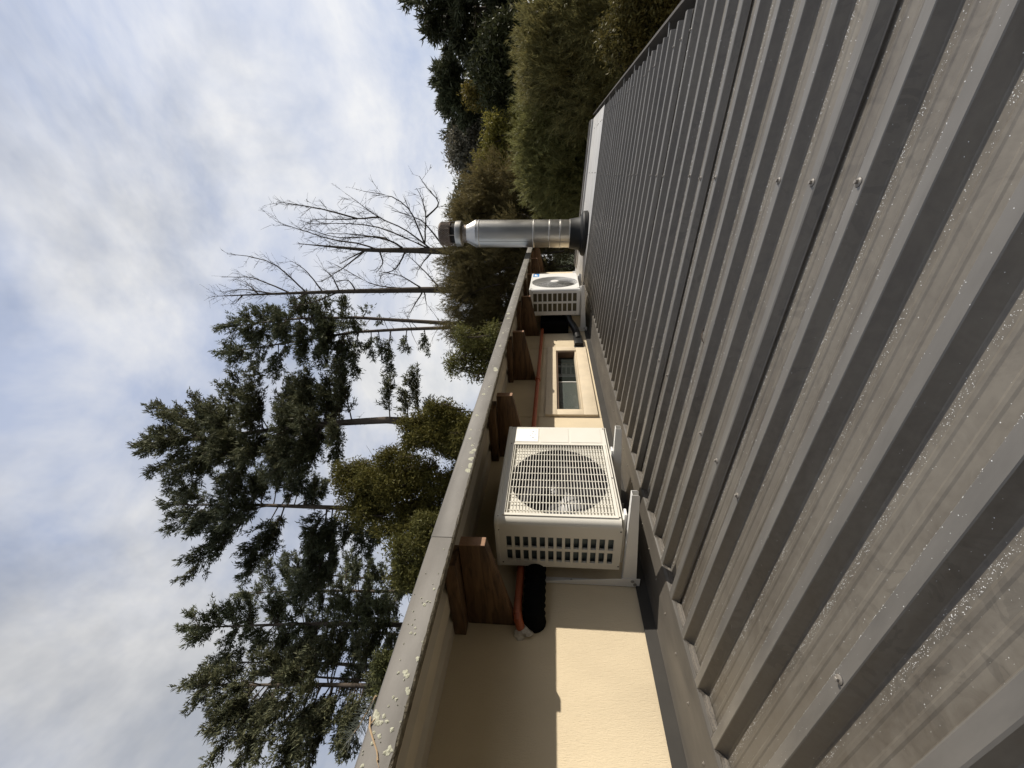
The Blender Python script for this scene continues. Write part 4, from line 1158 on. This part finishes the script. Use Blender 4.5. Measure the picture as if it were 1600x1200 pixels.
# --- bare dead trees
def bare_tree(label, trunk, limbs, dist, rad, seed_):
    T = np.array([at(x, y, dist) for x, y in trunk]); base = T[0].copy(); base[2] = GROUND - .2
    P = resample(np.vstack([base, T]), 26)
    o = empty('dead_tree', tuple(base), label, 'tree', 'bare dead trees')
    w1 = Wood(); w2 = Wood()
    h = np.linspace(0, 1, 26); w1.tube(P, rad * (1 - h) ** .9 + .012, 8); w1.build('trunk', 'deadwood', o)
    vd = nrm(np.array([T[0][0], T[0][1], 0]))
    def twigs(Q, r0, dens, depth=0):
        L = np.linalg.norm(np.diff(Q, axis=0), axis=1).sum()
        for k in range(int(L * dens)):
            t = rng.uniform(.15, 1) * (len(Q) - 1); i = min(len(Q) - 2, int(t)); p = Q[i] + (Q[i + 1] - Q[i]) * (t - i); f = nrm(Q[i + 1] - Q[i])
            d = nrm(f * .8 + rng.normal(size=3) * .6 + UP * .12); l = rng.uniform(.15, 1.0) * (1 if depth == 0 else .5)
            R = bez(p, p + d * l * .5 + UP * .03, p + d * l + UP * rng.uniform(-.05, .2) * l, 4)
            w2.tube(R, np.linspace(r0, .004, 4), 3)
            if depth == 0 and l > .3: twigs(R, .008, 5.0, 1)
        for k in range(int(L * 1.6)):                               # knobs
            t = rng.uniform(.2, 1) * (len(Q) - 1); i = min(len(Q) - 2, int(t)); p = Q[i] + (Q[i + 1] - Q[i]) * (t - i); f = nrm(Q[i + 1] - Q[i])
            w2.tube(np.stack([p - f * .03, p, p + f * .03]), [.004, .022, .004], 4)
    done = []
    for lb in limbs:
        n = len(lb); dp = rng.uniform(-.8, .8)
        Q = np.array([at(x, y, dist) + vd * dp * (i / max(1, n - 1)) for i, (x, y) in enumerate(lb)])
        j = np.argmin(np.linalg.norm(P - Q[0], axis=1)); 
        if np.linalg.norm(P[j] - Q[0]) < .45 or not done: Q[0] = P[j]
        else:                                                       # grows from an earlier limb
            A = np.concatenate(done); df = A - Q[0]; df2 = df - (df @ vd)[:, None] * vd; jj = np.argmin(np.linalg.norm(df2, axis=1))
            if np.linalg.norm(df2[jj]) < np.linalg.norm(P[j] - Q[0]): Q = Q + vd * (df[jj] @ vd); Q[0] = A[jj]
            else: Q[0] = P[j]
        Q = resample(Q, 10); done.append(Q); Q[1:-1] = (Q[:-2] + 2 * Q[1:-1] + Q[2:]) / 4 + rng.normal(size=(8, 3)) * .008
        w2.tube(Q, np.linspace(.05, .012, 10), 5)
        twigs(Q, .009, 6.0)
    twigs(P[10:], .010, 6.5)
    tag(w2.build('branches', 'deadwood', o), kind='stuff')
bare_tree('bare dead tree with many upswept branches rising behind the flue cowl', [(720, 393), (637, 391), (575, 391), (525, 386), (468, 381)],
    [[(681, 374), (629, 354), (595, 343), (550, 308)], [(595, 343), (554, 342), (481, 342)], [(674, 386), (598, 355), (554, 349), (484, 350)], [(560, 346), (522, 331), (480, 322), (445, 317)],
     [(641, 384), (602, 368), (586, 370), (534, 373), (484, 357)], [(600, 384), (560, 379), (527, 377), (480, 362), (434, 346)], [(683, 358), (641, 323), (614, 306), (575, 301)], [(681, 368), (664, 332), (652, 301), (643, 291)],
     [(706, 345), (690, 318), (671, 297), (660, 278)], [(690, 372), (665, 345), (620, 330)], [(567, 392), (545, 403), (524, 413)], [(572, 396), (529, 422), (496, 441)], [(603, 399), (596, 412), (581, 427)], [(633, 396), (622, 422), (600, 427)], [(674, 396), (660, 410), (650, 426)], [(630, 388), (610, 375), (560, 366), (515, 365)]], 22, .36, 1)
bare_tree('slim bare dead tree with a straight pointed leader, next to the twin conifers', [(715, 453), (652, 453), (557, 455), (486, 457), (331, 463)],
    [[(489, 453), (434, 412), (403, 402), (367, 398)], [(502, 452), (474, 420), (451, 408)], [(457, 457), (396, 433), (348, 433)], [(403, 458), (370, 439)], [(650, 450), (581, 447), (534, 422), (510, 411)], [(664, 451), (629, 430), (600, 425)],
     [(472, 458), (439, 477)], [(377, 463), (357, 475)], [(652, 453), (631, 496)], [(688, 444), (660, 420), (633, 396)], [(540, 455), (520, 432), (505, 420)], [(430, 459), (380, 452), (348, 455)], [(540, 457), (500, 470), (470, 478)], [(670, 456), (660, 478)], [(560, 453), (545, 437), (520, 440)]], 23, .29, 2)

# --- broadleaf and feathery bushes
def bush(name, label, blobs, dist, m, leaf, n_leaf, group, tint=(1, 1, 1), cat='bush', style='leaf', stems=10, dd=1.0, wm='deadwood', shell=.55, seedoff=0):
    """blobs: (x, y, rx, ry) lobes in view, placed at dist with real depth"""
    c0 = at(blobs[0][0], blobs[0][1], dist); base = c0.copy(); base[2] = GROUND - .1
    o = empty(name, tuple(base), label, cat, group)
    lv = Leaves(); wd = Wood()
    vd = nrm(np.array([c0[0], c0[1], 0])); sd_ = np.array([vd[1], -vd[0], 0])
    sub = []
    for (x, y, rx, ry) in blobs:
        for q_ in range(10):
            a = rng.random() * 6.28; k = math.sqrt(rng.random()) * .92; f = rng.uniform(.22, .48)
            sub.append((x + rx * k * math.cos(a), y + ry * k * math.sin(a), rx * f, ry * f))
    blobs = sub
    tot = sum(b[2] * b[3] for b in blobs)
    for (x, y, rx, ry) in blobs:
        c = at(x, y, dist); k = np.linalg.norm(c) / FPX
        rz_, rs = rx * k * .98, ry * k * .98; rd = (rz_ + rs) * .5 * dd
        c = c + vd * rng.uniform(-1.3, 1.3) * rd
        N = int(n_leaf * rx * ry / tot)
        ncl = max(8, N // (22 if style == 'leaf' else 26))
        qc = nrm(rng.normal(size=(ncl, 3))); ci = rng.integers(0, ncl, N)
        q = nrm(qc[ci] + rng.normal(size=(N, 3)) * (.85 if False else 1.0) * (1.5 / math.sqrt(ncl)) * np.where(rng.random((N, 1)) < .2, 2.2, 1.0))
        rcl = (rng.random((ncl, 1)) ** .6)[ci]
        rr = (shell + (1 - shell) * np.clip(.72 * rcl + .36 * rng.random((N, 1)), 0, 1.05)) * (1 + .16 * np.sin(q[:, :1] * 7 + x) * np.sin(q[:, 1:2] * 6 + y) + .10 * np.sin(q[:, 2:3] * 13 + x))
        rr = rr * np.where(rng.random((N, 1)) < .10, 1.22, 1.0)
        P = c + q[:, :1] * rr * rs * sd_ + q[:, 1:2] * rr * rd * vd + q[:, 2:3] * rr * rz_ * UP
        out = nrm(P - c)
        if style == 'leaf':
            lv.blades(P, out + UP * .5, leaf, leaf * .45, 6, .9, .5, tint, .4, leaf * .9, .8)
        else:                                                       # feathery plume: a thin twig clothed in fine leaves
            pl_ = leaf
            d = nrm(qc[ci][:, :1] * sd_ * .6 + qc[ci][:, 1:2] * vd * .6 + out * .3 + UP * .85 + (rng.normal(size=(ncl, 3)) * .3)[ci] + rng.normal(size=(N, 3)) * .2)
            l = pl_ * (.5 + .9 * rng.random(N))
            for j in range(6):
                t = (j + rng.random((N, 1))) / 6
                pp = P + d * l[:, None] * t + UP * 0.0
                lv.blades(pp, d, .24 * pl_, .034 * pl_, 6, .5, .8, np.array(tint) * (.92 + .03 * j), .25, .02 * pl_, .6)
        for s in range(max(1, int(stems * rx * ry / tot * 2))):
            e = c + rng.normal(size=3) * np.array([.5, .5, .5]) * rz_ * .8
            st_ = np.array([c[0], c[1], min(c[2] - rz_ * 1.5, c[2] - .6)]) + rng.normal(size=3) * .12
            wd.tube(bez(st_, (st_ + e) / 2 + rng.normal(size=3) * .15, e, 6), np.linspace(.035, .008, 6), 4)
            for z in range(4):
                f = e + rng.normal(size=3) * rz_ * .35; wd.tube(np.stack([e, f]), [.01, .004], 3)
    tr_ = np.array([base, (base + c0) / 2 + rng.normal(size=3) * .1, c0]); wd.tube(resample(tr_, 6), np.linspace(.10, .05, 6), 6)
    tag(wd.build('stems', wm, o), kind='stuff'); lv.build('foliage', m, o)
    return o
G2 = 'olive bushes above the roof edge'
bush('leafy_shrub', 'small leaved olive bush around the foot of the tallest conifer trunk', [(700, 690, 48, 42), (735, 690, 40, 30), (655, 675, 26, 22), (690, 655, 26, 22)], 13.0, 'olive', .10, 6800, G2, (.7, .72, .62), cat='shrub')
bush('leafy_shrub', 'largest olive green small leaved bush in front of the conifers', [(640, 750, 62, 38), (580, 758, 44, 34), (690, 770, 52, 46), (630, 800, 52, 34), (560, 800, 30, 26), (545, 735, 24, 18)], 13.8, 'olive', .10, 12000, G2, (.68, .7, .6), cat='shrub')
bush('leafy_shrub', 'small dark olive bush below the largest olive bush in the picture, at the roof edge', [(655, 868, 36, 42), (680, 830, 36, 30), (630, 895, 22, 18)], 12.6, 'olive', .095, 3600, G2, (.7, .76, .75), cat='shrub')
bush('leafy_shrub', 'tuft of dark foliage round the base of the lowest trunks in the picture', [(605, 1052, 20, 26), (600, 1085, 14, 16)], 18, 'darkleaf', .12, 900, G2, (1.3, 1.3, 1), cat='shrub')
G3 = 'feathery trees beyond the flue'
bush('feathery_tree', 'dark feathery tree between the flue and the eave', [(775, 440, 72, 62), (745, 480, 48, 52), (790, 520, 58, 52), (770, 380, 62, 40), (735, 420, 36, 32), (830, 430, 55, 60)], 13.5, 'brownleaf', .46, 7600, G3, (.72, .72, .68), 'tree', 'plume', 26, shell=.35)
bush('leafy_shrub', 'sparse sapling with pale leaves beside the dark feathery tree, over the eave edge', [(735, 545, 26, 34), (765, 575, 30, 26), (715, 565, 16, 22), (775, 540, 30, 28)], 11.5, 'olive', .085, 1500, G2, (.85, .95, 1.0), cat='shrub', shell=.2)
bush('feathery_tree', 'brown green feathery tree on the metal roof side of the flue', [(800, 300, 72, 40), (760, 320, 42, 30), (850, 315, 52, 36), (780, 350, 50, 26), (745, 345, 26, 22), (870, 350, 45, 40)], 14.5, 'brownleaf', .42, 5200, G3, (.95, .93, .85), 'tree', 'plume', 20, shell=.4)
bush('feathery_tree', 'olive feathery tree behind the pale end of the metal roof', [(885, 245, 60, 60), (870, 200, 40, 34), (850, 250, 24, 40), (905, 310, 40, 45), (895, 170, 60, 42), (868, 290, 24, 30)], 11.5, 'kanuka', .46, 6000, G3, (.95, 1, .9), 'tree', 'plume', 14, shell=.4)
bush('feathery_tree', 'large olive feathery tree rising behind the gutter', [(905, 110, 72, 62), (880, 60, 46, 48), (960, 60, 60, 60), (935, 140, 62, 48), (900, 20, 50, 42), (1000, 10, 70, 50), (860, 105, 26, 34)], 10.8, 'kanuka', .42, 9000, G3, (1, .98, .95), 'tree', 'plume', 20, shell=.4)
bush('leafy_shrub', 'dense small leaved hedge bush close behind the near end of the gutter', [(1015, 15, 60, 50), (990, 70, 40, 36), (1050, -50, 70, 50)], 7.6, 'olive', .06, 6000, G2, (.75, .72, .75), cat='shrub')
bush('leafy_shrub', 'low dark hedge beneath the feathery trees behind the roof', [(935, 190, 40, 60), (930, 270, 34, 60), (935, 350, 36, 60), (960, 120, 44, 50), (900, 420, 44, 50), (890, 480, 40, 40)], 16.0, 'darkleaf', .12, 4200, G2, (1, 1, .9), cat='shrub')
G4 = 'tall dark trees on the far skyline'
conifer('conifer_tree', 'very tall near black conifer at the top edge of the picture', [(900, 20), (800, 18), (690, 12), (640, 2)], 27,
        [(.75, 690, 48, 0), (.72, 696, 38, .3), (.7, 712, 70, 0), (.6, 735, 88, .3), (.6, 740, -20, 0), (.5, 760, 100, 0), (.5, 770, 60, -1), (.45, 790, 105, .3), (.4, 820, 95, 0), (.35, 830, 60, -.5)],
        70, (.12, .95), [(.1, 3.4), (.4, 3.6), (.7, 2.6), (1, .6)], G4, 'darkleaf', rad=.3, size=1.25, asc=(.5, -.1), dead=2, dens=1.1)
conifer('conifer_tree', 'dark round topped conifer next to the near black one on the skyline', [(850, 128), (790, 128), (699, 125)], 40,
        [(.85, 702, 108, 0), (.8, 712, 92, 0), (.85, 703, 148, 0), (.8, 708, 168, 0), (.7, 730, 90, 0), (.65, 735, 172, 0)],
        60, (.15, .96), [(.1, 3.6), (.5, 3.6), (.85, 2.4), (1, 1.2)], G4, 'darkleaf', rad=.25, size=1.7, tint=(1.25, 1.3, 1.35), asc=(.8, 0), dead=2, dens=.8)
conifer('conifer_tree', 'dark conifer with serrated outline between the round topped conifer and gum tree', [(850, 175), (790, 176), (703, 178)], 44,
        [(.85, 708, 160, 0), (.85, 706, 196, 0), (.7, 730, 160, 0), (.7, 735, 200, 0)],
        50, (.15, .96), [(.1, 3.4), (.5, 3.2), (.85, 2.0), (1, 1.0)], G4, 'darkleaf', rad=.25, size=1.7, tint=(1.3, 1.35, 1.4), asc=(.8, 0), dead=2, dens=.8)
bush('gum_tree', 'grey leaved gum tree with clumped crown on the skyline beyond the flue', [(735, 232, 26, 30), (722, 222, 16, 18), (760, 215, 28, 28), (765, 260, 26, 26), (740, 262, 18, 18), (785, 235, 28, 34), (718, 245, 12, 14)], 42, 'gum', .34, 4200, G4, (1, 1, 1), 'tree', stems=24, shell=.3)
bush('gum_tree', 'small sparse gum tree with open crown nearest the flue cowl', [(725, 315, 14, 16), (712, 322, 10, 14), (745, 300, 18, 14), (735, 335, 14, 12), (757, 285, 14, 10), (726, 290, 9, 7), (765, 310, 18, 16)], 36, 'gum', .26, 1900, G4, (.75, .85, .8), 'tree', stems=22, shell=.25)
bush('leafy_shrub', 'yellow green bush catching the sun between gum tree and feathery trees', [(785, 255, 32, 34), (800, 225, 26, 26), (795, 290, 26, 22), (770, 205, 16, 18), (775, 290, 20, 18), (800, 195, 20, 20)], 20, 'yellow', .13, 4200, G2, (.95, .95, .9), cat='shrub', shell=.3)
bush('leafy_shrub', 'yellow brown bushy crown in front of the dark skyline conifers', [(752, 142, 22, 18), (742, 150, 14, 14), (770, 150, 16, 16)], 34, 'yellow', .22, 1200, G2, (.62, .55, .55), cat='shrub', shell=.3)
bush('broadleaf_tree', 'shadowy broad crowned tree filling the dark middle ground behind the feathery trees', [(810, 190, 36, 44), (800, 150, 40, 40), (830, 240, 34, 44), (830, 120, 50, 46), (800, 90, 50, 46), (840, 60, 50, 50), (850, 290, 40, 44)], 22, 'darkleaf', .20, 9000, G4, (1, 1, .85), 'tree', shell=.3)
# more wood out of view, added right and behind to block low skylight
wl_ = Leaves(); ww = Wood()
for k in range(64):
    a_ = R_(-24 - 200 * (k + rng.random()) / 64); d_ = rng.uniform(17, 30)
    h_ = d_ * math.tan(R_(rng.uniform(13, 20)))
    if R_(-100) < a_ < R_(-28): d_ = rng.uniform(34, 46); h_ = d_ * math.tan(R_(rng.uniform(7, 11)))  # trees kept low and far here to let the sun in
    b_ = np.array([-math.sin(a_) * d_, math.cos(a_) * d_, GROUND])
    ww.tube(np.stack([b_, b_ + UP * (h_ - GROUND) * .9]), [.2, .05], 5)
    n_ = 300; z_ = rng.random(n_); ang = rng.random(n_) * 6.28; rr = 2.6 * (1 - .75 * z_) * (.5 + .5 * rng.random(n_))
    p_ = b_ + np.stack([rr * np.cos(ang), rr * np.sin(ang), .3 + z_ * (h_ - GROUND)], 1)
    wl_.blades(p_, np.stack([np.cos(ang), np.sin(ang), np.full(n_, .4)], 1), 1.0, .55, 3, .8, .6, (1, 1, 1), .3, .2, .5)
wood_o = tag(wl_.build('unseen_woodland', 'darkleaf', None), 'unseen dark wood added behind the viewer to block low skylight', 'unseen_woodland', kind='stuff')
ww.build('trunks', 'bark', wood_o)
# mast on the skyline
ms = empty('aerial_mast', tuple(at(760, 25, 48)), 'thin aerial mast with small crossbar near the top edge of the picture', 'mast')
a_, b_ = at(652, 33, 48), at(790, 24, 48)
MB().tube([b_, a_], .035, 6).build('pole', 'zinc', ms)
k_ = at(658, 30, 48); r_ = nrm(np.array([k_[1], -k_[0], 0]))
MB().tube([k_ - r_ * .35, k_ + r_ * .35], .025, 5).build('crossbar', 'zinc', ms)
k_ = at(664, 31, 48); MB().tube([k_ - r_ * .22, k_ + r_ * .22], .02, 5).build('crossbar', 'zinc', ms)
#END_TREES
